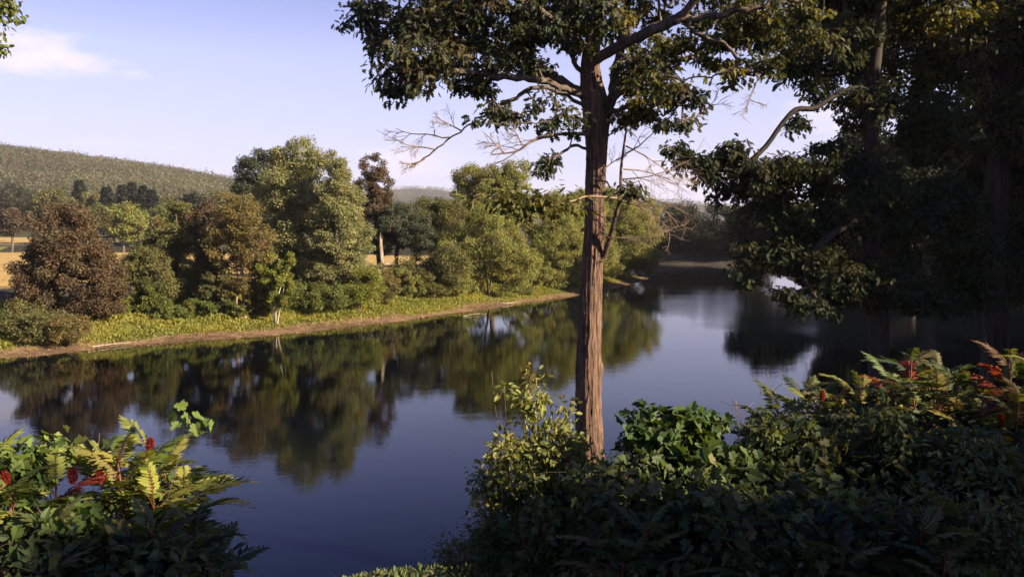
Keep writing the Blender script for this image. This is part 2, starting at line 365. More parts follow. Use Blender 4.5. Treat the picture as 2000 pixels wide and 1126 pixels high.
def cluster_leaves(tgt, rad, per, size, pal, rng, tpl=T_RHOMB, droop=.3, flatten=.7, center=None, upb=.5, mixc=.45):
    n_ = len(tgt); cnt = rng.poisson(per, n_) if np.isscalar(per) else per; idx = np.repeat(np.arange(n_), cnt); m = len(idx)
    rr = np.broadcast_to(np.asarray(rad, float), (n_,))[idx]
    g = nrm(rng.normal(0, 1, (m, 3)))*(rng.random((m, 1))**.45); off = g*rr[:, None]*np.array((1, 1, flatten)); org = tgt[idx]+off
    d = nrm(off)*.7+rng.normal(0, .6, (m, 3))+np.array((0, 0, -droop)); up = nrm(off)*.6+rng.normal(0, .45 if upb < 1 else .2, (m, 3))+np.array((0, 0, upb))
    cc = pick(pal, n_, rng, jit=.12)[idx]*mixc+pick(pal, m, rng)*(1-mixc)
    return org, d, up, size*rng.uniform(.65, 1.3, m), cc.clip(.005, 1)
def inblobs(blobs, n_, rng, shell=.55):
    """blobs: list of (centre3, radii3)"""
    vol = np.array([b[1][0]*b[1][2]*(b[1][0]+b[1][2])/2 for b in blobs])**.8; ch = rng.choice(len(blobs), n_, p=vol/vol.sum())
    g = nrm(rng.normal(0, 1, (n_, 3)))*((shell+(1-shell)*rng.random((n_, 1)))**.8)
    c = np.array([b[0] for b in blobs])[ch]; r_ = np.array([b[1] for b in blobs])[ch]; return c+g*r_
def pxblob(px, py, rx, ry, Y, dep=None):
    c = P(px, py, Y); k = Y/F; return (c, np.array((rx*k, (dep if dep else rx*k), ry*k)))
SEED = [10]
def tree(name, label, cat, Yd, bx, blobs, pal, ncl, per, size, tr, group=None, bark=BARK, crad=None, stems=1, tpl=T_RHOMB, top=None, base=None, depf=1.0, shell=.5, bare=None, droop=.3, upb=.5, zpen=.7, lean=0.):
    SEED[0] += 1; rng = np.random.default_rng(SEED[0])
    if Yd < 135 and tpl is T_RHOMB: per, size = int(per*1.9), size*.72
    B = [pxblob(b[0], b[1], b[2], b[3], Yd+(b[4] if len(b) > 4 else 0), b[2]*Yd/F*depf) for b in blobs]
    if base is None:
        bp = P(bx, 600, Yd); base = np.array((bp[0], Yd, 0)); base[2] = gz(base[0], base[1])-.1
    root = empty(name, base, label, cat, group)
    tgt = inblobs(B, ncl, rng, shell); tgt = tgt[tgt[:, 2] > base[2]+.25]
    if crad is None: crad = float(np.mean([b[1][0] for b in B]))*.30
    topb = max(B, key=lambda b: b[0][2]); tp = topb[0] if top is None else P(top[0], top[1], Yd)
    sk = Skel(rng); hgt = tp[2]-base[2]
    for s_i in range(stems):
        e = tp if s_i == 0 else B[s_i % len(B)][0]; o0 = np.array((0, 0, 0.)) if s_i == 0 else np.array((rng.normal(0, tr*1.6), rng.normal(0, tr*1.6), 0))
        m_ = base+o0+(e-base)*np.array((.25, .25, .45))+np.array((rng.normal(0, .02)*hgt+lean*hgt, 0, 0))
        pts = smoothpath([base+o0, base+o0*1.2+(m_-base)*.5+np.array((0, 0, .0)), m_, m_*.4+e*.6+rng.normal(0, .02*hgt, 3), e], 14)
        if s_i == 0: sk.add_path(pts)
        else: sk.add_path(pts[1:], 0)
    order = np.argsort(np.linalg.norm((tgt-base)[:, :2], axis=1)+np.abs(tgt[:, 2]-hgt*.5-base[2])*.5)
    sk.grow(tgt[order], seg=max(.5, hgt*.06), zpen=zpen)
    mesh_obj('trunk', sk.mesh(tr, max(.012, tr*.04), 4, k0=8), bark, root, True)
    org, d, up, sz, cc = cluster_leaves(tgt, crad*rng.uniform(.7, 1.25, len(tgt)), per, size, pal, rng, droop=droop, upb=upb)
    keep = org[:, 2] > ground(org[:, 0], org[:, 1])+.05
    mesh_obj('crown', flat(leafparts(tpl, org[keep], d[keep], up[keep], sz[keep], cc[keep])), LEAFDARK if (pal == 'dark' and tpl is T_CLUMP) or pal == 'bend' else LEAF, root)
    return root
G1 = 'trees and shrubs along the sunlit far bank'
#      name            label                                                                              Y  bx  blobs
tree('maple_tree', 'round reddish brown maple at the left end of the far bank', 'tree', 57, 140, [(135, 470, 75, 70), (130, 550, 100, 80), (75, 530, 45, 60), (190, 560, 50, 70), (140, 430, 45, 30)], 'maroon', 230, 120, .27, .28, G1)
tree('shrub', 'dark spreading shrub under the reddish maple at the left edge of the photo', 'shrub', 52.5, 40, [(30, 625, 55, 35), (85, 632, 50, 28)], 'olive', 70, 90, .2, .06, G1, stems=3)
tree('shrub', 'yellowing low shrub just left of the bare dirt gully on the bank', 'shrub', 52.2, 140, [(135, 640, 42, 22)], 'orange', 45, 80, .18, .05, G1, stems=3)
tree('bank_tree', 'small olive tree with open base just right of the reddish maple', 'tree', 62, 262, [(258, 560, 42, 62), (300, 545, 40, 50), (270, 510, 30, 30)], 'olive', 130, 110, .22, .14, G1, stems=2)
tree('bank_tree', 'dark olive tree in front of the tan field, left of the orange tinged tree', 'tree', 65, 350, [(345, 435, 45, 50), (318, 495, 45, 50), (375, 500, 45, 55), (350, 560, 55, 50)], 'olive', 190, 120, .24, .2, G1, stems=2)
tree('bank_tree', 'thin brownish tree with bare lower trunks beside the orange tinged tree', 'tree', 66, 400, [(405, 430, 40, 45), (410, 490, 32, 50), (395, 550, 30, 35)], 'russet', 110, 100, .22, .13, G1, stems=3)
tree('bank_tree', 'orange tinged tree with a yellow patch at its right side on the far bank', 'tree', 63, 478, [(468, 425, 48, 48), (500, 480, 38, 50), (440, 470, 42, 48), (480, 540, 38, 36)], 'orange', 190, 85, .22, .18, G1, stems=3, bark=TWIG)
tree('bank_tree', 'yellow green vine covered small tree in front of the tall cottonwoods', 'tree', 62.5, 540, [(548, 560, 30, 42), (525, 525, 26, 30), (562, 520, 16, 30)], 'bright', 90, 110, .2, .1, G1, stems=3, bark=BARKPALE)
tree('cottonwood_tree', 'dark blue green cottonwood leaning left at the back of the tall trio', 'tree', 84, 520, [(505, 345, 45, 45), (478, 380, 35, 35), (535, 390, 50, 60), (515, 470, 50, 65), (530, 310, 30, 25)], 'poplard', 210, 130, .3, .3, G1)
tree('cottonwood_tree', 'tallest grey green cottonwood in the middle of the far bank', 'tree', 74, 575, [(575, 305, 42, 42), (612, 315, 32, 38), (560, 370, 55, 55), (600, 400, 65, 60), (575, 470, 70, 65), (600, 540, 65, 50)], 'poplar', 330, 130, .27, .34, G1)
tree('cottonwood_tree', 'cottonwood with pointed top right of the tallest one', 'tree', 71, 655, [(655, 335, 24, 40), (660, 395, 48, 50), (665, 465, 62, 60), (680, 540, 60, 48), (640, 520, 55, 55)], 'poplar', 280, 130, .26, .3, G1)
tree('shrub', 'dark green shrub at the foot of the tall cottonwoods', 'shrub', 67, 600, [(590, 580, 45, 28), (640, 578, 45, 26)], 'green', 80, 100, .22, .08, G1, stems=3)
tree('shrub', 'yellow tipped shrub at the right foot of the cottonwoods', 'shrub', 69, 700, [(705, 555, 42, 35)], 'bright', 60, 100, .2, .08, G1, stems=3)
tree('bank_tree', 'tall russet tree with a thin crown right of the cottonwoods', 'tree', 88, 742, [(728, 325, 26, 26), (745, 360, 26, 30), (712, 365, 20, 30), (735, 405, 32, 30)], 'russet', 120, 70, .28, .22, G1, bark=BARKDARK)
tree('bank_tree', 'dark broad tree under the russet one, behind the broken snag', 'tree', 87, 775, [(780, 440, 48, 42), (745, 465, 30, 35), (820, 455, 40, 35)], 'poplard', 150, 120, .28, .22, G1, bark=BARKDARK)
tree('bank_tree', 'olive tree with an orange tinge between the snag and the pale willow', 'tree', 92, 850, [(835, 415, 34, 30), (870, 430, 45, 42), (850, 480, 50, 40)], 'olive', 150, 120, .28, .22, G1)
tree('shrub', 'broad dark shrub mass right of the broken snag', 'shrub', 80, 810, [(800, 545, 40, 42), (850, 545, 50, 45), (880, 520, 40, 45)], 'olive', 140, 120, .25, .1, G1, stems=3)
tree('willow_tree', 'tall pale yellow green willow left of the oak trunk', 'tree', 98, 960, [(898, 350, 20, 34), (945, 355, 46, 38), (1000, 345, 36, 36), (930, 410, 55, 45), (990, 410, 60, 50)], 'willow', 380, 120, .3, .3, G1, shell=.2)
tree('willow_tree', 'spreading willow with a cluster of bare stems at the water edge', 'tree', 86, 955, [(945, 430, 40, 40), (905, 490, 50, 50), (975, 480, 55, 50), (1015, 520, 36, 45), (900, 545, 45, 28)], 'willow', 250, 110, .26, .16, G1, stems=5)
tree('bank_tree', 'upright green tree with a single dark trunk left of the oak trunk', 'tree', 99, 1078, [(1080, 415, 42, 40), (1065, 475, 42, 50), (1105, 490, 45, 55), (1080, 540, 45, 24)], 'willow', 250, 110, .28, .2, G1, bark=BARKDARK)
tree('bank_tree', 'bushy yellow green tree between the upright green one and the oak trunk', 'tree', 102, 1112, [(1105, 440, 36, 42), (1120, 510, 42, 42)], 'willow', 130, 110, .28, .18, G1)
tree('willow_tree', 'willow standing directly behind the oak trunk on the far bank', 'tree', 108, 1150, [(1140, 410, 42, 42), (1160, 480, 45, 55), (1150, 535, 40, 24)], 'willow', 240, 110, .3, .2, G1)
tree('willow_tree', 'rounded willow overhanging the water at the tip of the far bank', 'tree', 120, 1215, [(1195, 410, 42, 42), (1235, 430, 40, 42), (1240, 475, 56, 52), (1210, 515, 50, 30), (1258, 510, 34, 28)], 'willow', 320, 110, .32, .26, G1)
tree('willow_tree', 'tall back willow whose top shows above the rounded one at the bank tip', 'tree', 132, 1200, [(1215, 395, 38, 28), (1180, 400, 38, 35), (1262, 410, 28, 24)], 'willow', 160, 100, .34, .24, G1)
for px, Yd, top, w_, pal, lb in [(215, 60, 520, 30, 'green', 'leafy shrub tucked against the right side of the reddish maple'), (425, 63, 500, 36, 'olive', 'olive shrub between the thin brownish tree and the orange tinged one'), (510, 64, 545, 30, 'olive', 'dull shrub in front of the orange tinged tree'),
        (745, 75, 510, 34, 'orange', 'rust tinged shrub wrapping the foot of the broken snag'), (790, 78, 520, 40, 'willow', 'pale olive shrub right of the broken snag'), (870, 82, 500, 44, 'willow', 'rounded pale shrub left of the spreading willow'), (1040, 92, 480, 36, 'willow', 'pale green shrub right of the spreading willow'),
        (1175, 112, 480, 40, 'willow', 'low pale willow bush just right of the oak trunk'), (290, 61, 545, 34, 'green', 'green shrub below the small olive tree')]:
    yb_ = 563+F*math.tan(math.atan((CAMH-1.0)/Yd)-PITCH); mid = (top+yb_)/2; hh = (yb_-top)/2
    tree('shrub', lb, 'shrub', Yd, px, [(px, mid-hh*.3, w_*.7, hh*.6), (px-w_*.5, mid+hh*.3, w_*.6, hh*.6), (px+w_*.5, mid+hh*.25, w_*.65, hh*.6)], pal, 90, 100, .22, .08, G1, stems=3)
rngb = np.random.default_rng(77)
low = [(215, 60.0, 'bright green low bush beside the dirt gully'), (330, 61, 'low green bush at the foot of the dark olive tree'), (395, 62.5, 'low green bush under the thin brownish tree'), (455, 63, 'low leafy bush below the orange tinged tree'),
       (900, 84, 'low bright bush left of the bare willow stems'), (1010, 90, 'low bright bush right of the bare willow stems'), (1120, 101, 'small green bush at the water edge just left of the oak trunk'), (740, 74, 'small dark bush at the base of the broken snag')]
for px, Yd, lb in low:
    q = P(px, 600, Yd); z = gz(q[0], q[1]); py = 563+F*math.tan(math.atan((CAMH-z-.7)/Yd)-PITCH)
    tree('bush', lb, 'bush', Yd, px, [(px-12, py, 26*60/Yd*1.0, 20), (px+14, py+4, 24*60/Yd, 16)], 'green' if px != 740 else 'olive', 34, 80, .2, .04, 'low bushes on the far bank', stems=3)
# broken snag
def snag():
    b = P(745, 590, 79); b[2] = gz(b[0], b[1])-.1; root = empty('dead_snag', b, 'pale broken dead trunk standing on the far bank', 'dead tree')
    tp = P(746, 462, 79); rng = np.random.default_rng(3); m_ = 26; t = np.linspace(0, 1, m_); c = b+(tp-b)*t[:, None]; c[:, 0] += .12*np.sin(t*5)
    k = 14; an = np.arange(k)*2*math.pi/k; rad = .2*(1-.35*t)[:, None]*(1+.12*rng.normal(0, 1, (1, k))+.05*rng.normal(0, 1, (m_, k)))
    v = c[:, None]+np.stack([rad*np.cos(an), rad*np.sin(an), np.zeros_like(rad)], -1); v[-1, :, 2] += rng.uniform(-.7, .5, k); v[-2, :, 2] += 0
    i0 = np.arange(m_-1)[:, None]*k+np.arange(k); i1 = np.arange(m_-1)[:, None]*k+(np.arange(k)+1) % k
    mesh_obj('trunk', [(v.reshape(-1, 3), np.stack([i0, i1, i1+k, i0+k], -1).reshape(-1, 4), None)], BARKSNAG, root)
    pa = [smoothpath([c[12], c[12]+(.8, .2, .3), c[12]+(1.5, .3, 0.9)], 8), smoothpath([c[9], c[9]+(-.6, -.2, .3), c[9]+(-1.3, .1, .1)], 8)]
    mesh_obj('branch', [tubes(pa, [np.linspace(.09, .02, 8)]*2, 6)], BARKPALE, root)
snag()
# ------------------------------------------------------------------ background on the left: hedgerow, spruces, hills
G2 = 'trees beyond the tan field'
def lump(name, label, cat, Yd, px, py, rx, ry, pal, ncl, per, size, group=G2, sub=None):
    return tree(name, label, cat, Yd, px, sub or [(px, py, rx, ry), (px-rx*.45, py+ry*.4, rx*.65, ry*.6), (px+rx*.45, py+ry*.35, rx*.65, ry*.65)], pal, ncl, per, size, .3, group)
lump('tree', 'pale green rounded tree in the hedgerow at the field edge', 'tree', 175, 245, 432, 40, 36, 'willow', 110, 90, .5)
lump('tree', 'dark red tree at the left edge beyond the field', 'tree', 200, 25, 432, 34, 26, 'maroon', 90, 80, .55)
lump('tree', 'dull green tree above the red one at the left edge', 'tree', 290, 30, 395, 48, 34, 'dark', 90, 80, .8)
lump('tree', 'brown green tree behind the reddish maple crown', 'tree', 250, 100, 400, 45, 32, 'olive', 90, 80, .75)
lump('tree', 'olive tree between the pointed spruce and the dark pines', 'tree', 240, 175, 410, 30, 34, 'olive', 70, 80, .7)
lump('tree', 'rounded olive tree right of the pale hedgerow tree', 'tree', 210, 310, 430, 34, 34, 'green', 70, 80, .6)
lump('tree', 'dark tree behind the thin brownish bank tree', 'tree', 230, 375, 410, 36, 36, 'dark', 80, 80, .7)
lump('tree', 'dull olive tree left of the tall cottonwoods, beyond the field', 'tree', 220, 435, 412, 34, 42, 'olive', 80, 80, .65)
lump('tree', 'dark low tree beyond the field behind the broken snag', 'tree', 230, 740, 440, 46, 34, 'dark', 80, 80, .7)
lump('tree', 'dark tree beyond the field left of the pale willow', 'tree', 240, 860, 415, 44, 30, 'poplard', 80, 80, .7)
def spruce(label, px, ytop, Yd, wpx):
    SEED[0] += 1; rng = np.random.default_rng(SEED[0]); tp = P(px, ytop, Yd); b = np.array((tp[0], Yd, gz(tp[0], Yd)-.1)); H = tp[2]-b[2]; k = wpx*Yd/F
    root = empty('spruce_tree', b, label, 'conifer', G2)
    mesh_obj('trunk', [tubes([np.linspace(b, tp, 8)], [np.linspace(.3, .04, 8)], 8)], BARKDARK, root, True)
    n_ = 2600; t = rng.random(n_)**.75; an = rng.random(n_)*2*math.pi; lay = .75+.35*np.sin(t*H*2.2+an*1.0); rad = k*1.35*((1-t)**.85+.02)*lay*rng.uniform(.05, 1.3, n_)
    zz = b[2]+H*(.08+.92*t); org = np.stack([b[0]+rad*np.cos(an), b[1]+rad*np.sin(an), zz-rad*.25], 1); d = np.stack([np.cos(an), np.sin(an), np.full(n_, -.25)], 1)+rng.normal(0, .25, (n_, 3))
    mesh_obj('crown', flat(leafparts(T_RHOMB, org, d, np.tile((0, 0, 1.), (n_, 1))+rng.normal(0, .3, (n_, 3)), rng.uniform(.7, 1.4, n_)*k*.34, pick('spruce', n_, rng))), LEAF, root)
spruce('pointed spruce rising alone above the reddish maple', 155, 352, 260, 22)
spruce('broad dark spruce at the left end of the pine clump', 208, 366, 250, 26)
for i_, (px, yt, Yd, lb) in enumerate([(238, 362, 262, 'dark pine left in the clump above the pale hedgerow tree'), (258, 356, 268, 'tallest dark pine in the clump above the pale hedgerow tree'), (280, 362, 262, 'dark pine right in the clump above the pale hedgerow tree'), (296, 370, 255, 'short dark pine at the right end of the clump')]):
    spruce(lb, px, yt, Yd, 22)
spruce('small dark conifer above the thin brownish bank tree', 365, 380, 255, 20)
# hills
def ridge(px, pts): return np.interp(px, [p_[0] for p_ in pts], [p_[1] for p_ in pts])
HR = [(-1500, 165), (-600, 232), (0, 311), (150, 326), (300, 346), (460, 370), (600, 386), (760, 408), (900, 430), (1100, 450)]
def hill(name, Y0, Y1, x0, x1, prof, nxx, nyy, rng):
    # a real slope: foot at Y0 on the plain, crest at Y1; crest height follows the skyline seen from the valley
    px = np.linspace(x0, x1, nxx); v = np.linspace(0, 1.25, nyy); PX, VV = np.meshgrid(px, v)
    yy = Y0+(Y1-Y0)*VV; crest = np.array([P(a, ridge(a, prof), Y1)[2] for a in px])[None]
    e = np.where(VV < 1, np.sin(np.clip(VV, 0, 1)*math.pi/2)**1.1, 1-(VV-1)**2*2); XX = (PX-1000)/F*yy
    z = 4+(crest-4)*e+np.minimum(VV, .9)*(wob(XX, yy, .012, 1)*6+wob(XX, yy, .004, 2)*9)*(1-np.clip(VV-.75, 0, .25)*4); z = np.where(VV == 0, -3, z)
    return XX, yy, z
rh = np.random.default_rng(5)
HX, HY, HZ = hill('hill', 420, 1050, -1500, 1250, HR, 160, 50, rh)
v = np.stack([HX.ravel(), HY.ravel(), HZ.ravel()], 1); nx, ny = HX.shape[1], HX.shape[0]; i = (np.arange(ny-1)[:, None]*nx+np.arange(nx-1)).ravel(); q = np.stack([i, i+1, i+nx+1, i+nx], 1)
hm = plain('forest_floor', (.035, .04, .02), .95, 0, .1)
FR = [(-2500, 415), (300, 395), (600, 376), (760, 371), (820, 367), (880, 374), (960, 388), (1100, 402), (1300, 396), (1600, 412), (2000, 402), (4000, 415)]
H2X, H2Y, H2Z = hill('hill', 1900, 2900, -2500, 4000, FR, 160, 30, rh)
v2 = np.stack([H2X.ravel(), H2Y.ravel(), H2Z.ravel()], 1); nx2, ny2 = H2X.shape[1], H2X.shape[0]; i = (np.arange(ny2-1)[:, None]*nx2+np.arange(nx2-1)).ravel(); q2 = np.stack([i, i+1, i+nx2+1, i+nx2], 1)
tag(mesh_obj('hills', [(v, q, None), (v2, q2, None)], hm, smooth=True), kind='structure')
def forest(HX, HY, HZ, n_, rad, per, x0, x1, pal, rng):
    ny, nx = HX.shape; a = rng.uniform(x0, x1, n_)*(nx-1); b_ = rng.uniform(0.02, .86, n_)**.9*(ny-1); i = a.astype(int).clip(0, nx-2); j = b_.astype(int).clip(0, ny-2); fa = a-i; fb = b_-j
    def bl(M): return (M[j, i]*(1-fa)+M[j, i+1]*fa)*(1-fb)+(M[j+1, i]*(1-fa)+M[j+1, i+1]*fa)*fb
    c = np.stack([bl(HX), bl(HY), bl(HZ)+rad*.55], 1); rr = rad*rng.uniform(.55, 1.35, n_); c[:, 2] += rng.uniform(0, .35, n_)*rad
    rr *= rng.choice([.7, 1, 1, 1.35], n_)
    org, d, up, sz, cc = cluster_leaves(c, rr, per, rad*.36, pal, rng, flatten=.75, upb=1.2, mixc=.85)
    cc = cc*(1+.22*wob(org[:, 0], org[:, 1], .011, 3)+.18*wob(org[:, 0], org[:, 1], .035, 1))[:, None]
    return leafparts(T_RHOMB, org, d, up, sz, cc)
PAL['hill'] = [((.12, .12, .07), 5), ((.10, .105, .062), 4), ((.14, .12, .075), 2), ((.08, .08, .05), 1)]
fo = forest(HX, HY, HZ, 12500, 4.3, 30, .50, .80, 'hill', rh)+forest(HX, HY, HZ, 2500, 6, 16, 0.2, 1.0, 'hill', rh)
fo += forest(H2X, H2Y, H2Z, 5500, 9, 14, .42, .76, 'hill', rh)
tag(mesh_obj('hillside_forest', flat(fo), LEAF), 'grey green woods covering the far hills', 'forest', kind='stuff')
# ------------------------------------------------------------------ far dark bank and right bank
G3 = 'dark trees at the river bend'
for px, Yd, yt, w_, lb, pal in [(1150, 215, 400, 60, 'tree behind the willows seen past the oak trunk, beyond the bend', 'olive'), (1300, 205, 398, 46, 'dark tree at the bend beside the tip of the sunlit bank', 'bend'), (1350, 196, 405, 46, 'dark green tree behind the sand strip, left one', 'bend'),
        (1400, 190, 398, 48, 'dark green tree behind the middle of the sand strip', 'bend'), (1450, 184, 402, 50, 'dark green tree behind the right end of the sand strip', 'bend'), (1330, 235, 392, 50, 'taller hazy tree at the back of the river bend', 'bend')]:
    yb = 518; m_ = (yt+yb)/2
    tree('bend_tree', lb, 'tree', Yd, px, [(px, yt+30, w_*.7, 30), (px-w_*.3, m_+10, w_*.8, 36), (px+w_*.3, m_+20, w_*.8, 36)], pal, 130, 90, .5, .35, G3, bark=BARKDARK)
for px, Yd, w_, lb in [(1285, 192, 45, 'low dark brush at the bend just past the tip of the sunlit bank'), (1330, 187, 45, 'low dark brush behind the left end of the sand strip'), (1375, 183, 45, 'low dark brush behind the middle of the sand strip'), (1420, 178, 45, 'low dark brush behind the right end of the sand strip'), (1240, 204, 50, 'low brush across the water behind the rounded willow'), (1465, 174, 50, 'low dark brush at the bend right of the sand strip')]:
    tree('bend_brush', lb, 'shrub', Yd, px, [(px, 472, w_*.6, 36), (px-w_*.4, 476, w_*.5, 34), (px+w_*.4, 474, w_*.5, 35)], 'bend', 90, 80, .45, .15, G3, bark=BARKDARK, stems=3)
G4 = 'dark riverside trees on the right bank'
def rt(label, X_, Y_, blobs, pal, ncl, per, size, tr, **k):
    z = gz(X_, Y_)-.15
    return tree('riverside_tree', label, 'tree', Y_, 0, blobs, pal, ncl, per, size, tr, G4, bark=BARKDARK, base=np.array((X_, Y_, z)), tpl=T_CLUMP, **k)
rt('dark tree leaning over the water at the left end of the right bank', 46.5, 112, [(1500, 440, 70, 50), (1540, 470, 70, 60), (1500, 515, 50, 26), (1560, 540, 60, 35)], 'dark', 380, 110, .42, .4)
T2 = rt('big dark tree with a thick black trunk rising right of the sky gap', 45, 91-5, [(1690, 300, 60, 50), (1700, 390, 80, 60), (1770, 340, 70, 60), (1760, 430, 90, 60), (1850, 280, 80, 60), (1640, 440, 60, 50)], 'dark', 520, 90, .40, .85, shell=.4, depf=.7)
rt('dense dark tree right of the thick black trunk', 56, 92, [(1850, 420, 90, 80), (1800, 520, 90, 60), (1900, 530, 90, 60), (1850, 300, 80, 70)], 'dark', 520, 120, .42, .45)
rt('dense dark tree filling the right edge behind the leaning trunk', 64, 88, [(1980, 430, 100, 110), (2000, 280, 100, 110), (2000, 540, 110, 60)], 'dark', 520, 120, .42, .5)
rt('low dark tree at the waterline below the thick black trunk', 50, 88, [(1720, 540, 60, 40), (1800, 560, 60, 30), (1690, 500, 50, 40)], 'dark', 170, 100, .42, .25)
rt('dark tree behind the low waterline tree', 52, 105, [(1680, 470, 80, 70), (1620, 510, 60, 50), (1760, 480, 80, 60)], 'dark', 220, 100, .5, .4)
# unseen trees added on the right bank to keep that side in shade
ORD = ['first', 'second', 'third', 'fourth', 'fifth', 'sixth', 'seventh', 'eighth']
for i_, (X_, Y_, h_) in enumerate([(74, 84, 23), (90, 79, 25), (62, 95, 20), (78, 97, 22), (104, 82, 27), (70, 72.5+6, 20)]):
    SEED[0] += 1; px = 1000+F*X_/Y_; k = F/Y_; py = 445-(h_*.62-8)*k
    tree('riverside_tree', ORD[i_]+' unseen tall dark tree added further back to shade the right bank', 'tree', Y_, 0, [(px, py, 6.5*k, 8*k), (px-2*k, py+6*k, 7*k, 6*k)], 'dark', 200, 90, 1.2, .5, 'unseen trees added to shade the right side', bark=BARKDARK, base=np.array((X_, Y_, gz(X_, Y_)-.1)), tpl=T_CLUMP, crad=2.2)
for i_, (X_, Y_, h_) in enumerate([(42, 30, 24), (52, 33, 22), (66, 30, 22), (80, 35, 22), (31, 23, 18), (37, 19, 18)]):  # unseen near-bank trees, added to block the sun from the right side
    px = 1000+F*X_/Y_; k = F/Y_; py = 445-(h_*.6-4)*k
    tree('riverside_tree', ORD[i_]+' unseen tree added on the near bank to shade the right side', 'tree', Y_, 0, [(px, py, 4.6*k, 6*k), (px-1.5*k, py+4*k, 5*k, 5*k)], 'dark', 150, 80, 1.0, .4, 'unseen trees added to shade the right side', bark=BARKDARK, base=np.array((X_, Y_, gz(X_, Y_)-.1)), tpl=T_CLUMP, crad=1.7)
for X_, Y_, w_, lb in [(50, 84.5, 70, 'low dark brush at the waterline under the thick black trunk'), (57, 82, 80, 'low dark brush at the waterline near the right edge'), (65, 81, 90, 'low dark brush at the waterline against the right edge'), (44, 90, 60, 'low dark brush left of the fallen log'), (43, 104, 60, 'low dark brush at the left end of the right bank'), (73, 80, 90, 'low dark brush on the right bank just outside the photo')]:
    k_ = F/Y_; px = 1000+X_*k_; rt(lb, X_, Y_, [(px, 445+5.2*k_, w_, 2.0*k_), (px-w_*.6, 445+6*k_, w_*.7, 1.3*k_), (px+w_*.6, 445+5.8*k_, w_*.7, 1.5*k_)], 'dark', 150, 110, .3, .12, stems=3)
for i_, (X_, Y_, h_) in enumerate([(24.5, -8.5, 15.2), (29.8, -9, 15.4), (34.5, -8.5, 16.6), (39.5, -9, 17), (45, -8.5, 17.5)]):  # unseen trees added behind the camera, heights set to shade the near slope
    SEED[0] += 1; r_ = np.random.default_rng(SEED[0]); b_ = np.array((X_, Y_, gz(X_, Y_)-.1)); rt_ = empty('shade_tree', b_, ORD[i_]+' unseen tree added beside the railway to shade the near slope', 'tree', 'unseen trees added to shade the near slope'); sk = Skel(r_)
    sk.add_path(smoothpath([b_, b_+(.2, .1, h_*.5), b_+(0, 0, h_*.9)], 12)); tg_ = inblobs([(b_+(0, 0, h_*.62), np.array((3.6, 3., h_*.36)))], 170, r_, .2); sk.grow(tg_, seg=.8); mesh_obj('trunk', sk.mesh(.3, .02, 4), BARKDARK, rt_, True)
    mesh_obj('crown', flat(leafparts(T_CLUMP, *cluster_leaves(tg_, 1.3, 60, .7, 'dark', r_))), LEAF, rt_)
# fallen log with a sunlit broken end
lp = [P(1720, 535, 83), P(1750, 555, 82), P(1785, 578, 81)]
lg = empty('fallen_log', lp[1], None, None); mesh_obj('trunk', [tubes([smoothpath(lp, 10)], [np.linspace(.22, .30, 10)*(1+.1*np.sin(np.arange(10)*2.3))], 12)], BARKDARK, lg, True); mesh_obj('broken_end', [tubes([smoothpath([lp[2]-(lp[2]-lp[1])*.12, lp[2], lp[2]+(lp[2]-lp[1])*.14], 6)], [np.array([.31, .31, .3, .2, .12, .04])], 9)], BARKPALE, lg); tag(lg, 'slanting fallen log with a pale broken end on the dark right bank', 'log')
# ------------------------------------------------------------------ the oak
rng = np.random.default_rng(42)
OY = 16.7
def O(px, py, dy=0): return P(px, py, OY+dy)
ob = O(1150, 1000); ob = np.array((ob[0]+.02, OY, gz(ob[0], OY)-.15))
oak = empty('oak_tree', ob, 'tall oak with a straight furrowed trunk in the middle of the photo', 'tree')
# trunk surface: centre line + radius from the base to the fork, ridged bark as real relief
tl = [(1040, 1152, 36), (960, 1151, 32), (900, 1152, 29), (800, 1149, 26), (720, 1149, 25), (640, 1151, 23), (550, 1155, 21), (450, 1160, 19), (400, 1161, 18.5), (300, 1165, 20), (240, 1165, 25), (200, 1162, 27), (170, 1156, 22), (120, 1152, 17), (60, 1160, 15), (0, 1168, 13), (-120, 1165, 11), (-300, 1150, 7)]
tyy = np.array([t_[0] for t_ in tl], float)
m_ = 620; k = 120; yy = np.linspace(1040, -300, m_); cxp = np.interp(-yy, -tyy, [t_[1] for t_ in tl]); rp = np.interp(-yy, -tyy, [t_[2] for t_ in tl])
ker = np.ones(15)/15; cxp = np.convolve(np.pad(cxp, 7, 'edge'), ker, 'valid'); rp = np.convolve(np.pad(rp, 7, 'edge'), ker, 'valid')
ctr = np.array([O(a, b_) for a, b_ in zip(cxp, yy)]); ctr[0, 2] = min(ctr[0, 2], ob[2]); rad = rp*OY/F
an = np.arange(k)*2*math.pi/k
def ridge2(an, z, seed):
    r_ = np.random.default_rng(seed); o_ = np.zeros((len(z), len(an)))
    for f, w_, zf, amp in [(13, .8, .5, 1.), (19, 1.1, .9, .8), (29, 1.6, 1.7, .5), (43, 2.0, 3.1, .3)]:
        ph = r_.uniform(0, 6.28); ph2 = r_.uniform(0, 6.28)
        o_ += amp*(1-np.abs(np.sin(an[None]*f/2+ph+w_*np.sin(z[:, None]*zf*2+ph2+an[None]*2)+.5*w_*np.sin(z[:, None]*zf*5.3+an[None]*3))))**1.6
    return o_/2.6
rd = ridge2(an, ctr[:, 2], 9); noi = rng.normal(0, 1, (m_, k)); noi = (noi+np.roll(noi, 1, 0)+np.roll(noi, 2, 0)+np.roll(noi, 3, 0))/4
rr = rad[:, None]*(1+.02*np.sin(an*3+1)[None])+.045*(rd-.4)*np.minimum(1, rad[:, None]/.25)+.004*noi
burl = np.exp(-((yy[:, None]-722)/16)**2-((an[None]-.1+math.pi) % (2*math.pi)-math.pi)**2/.18); rr += .055*burl
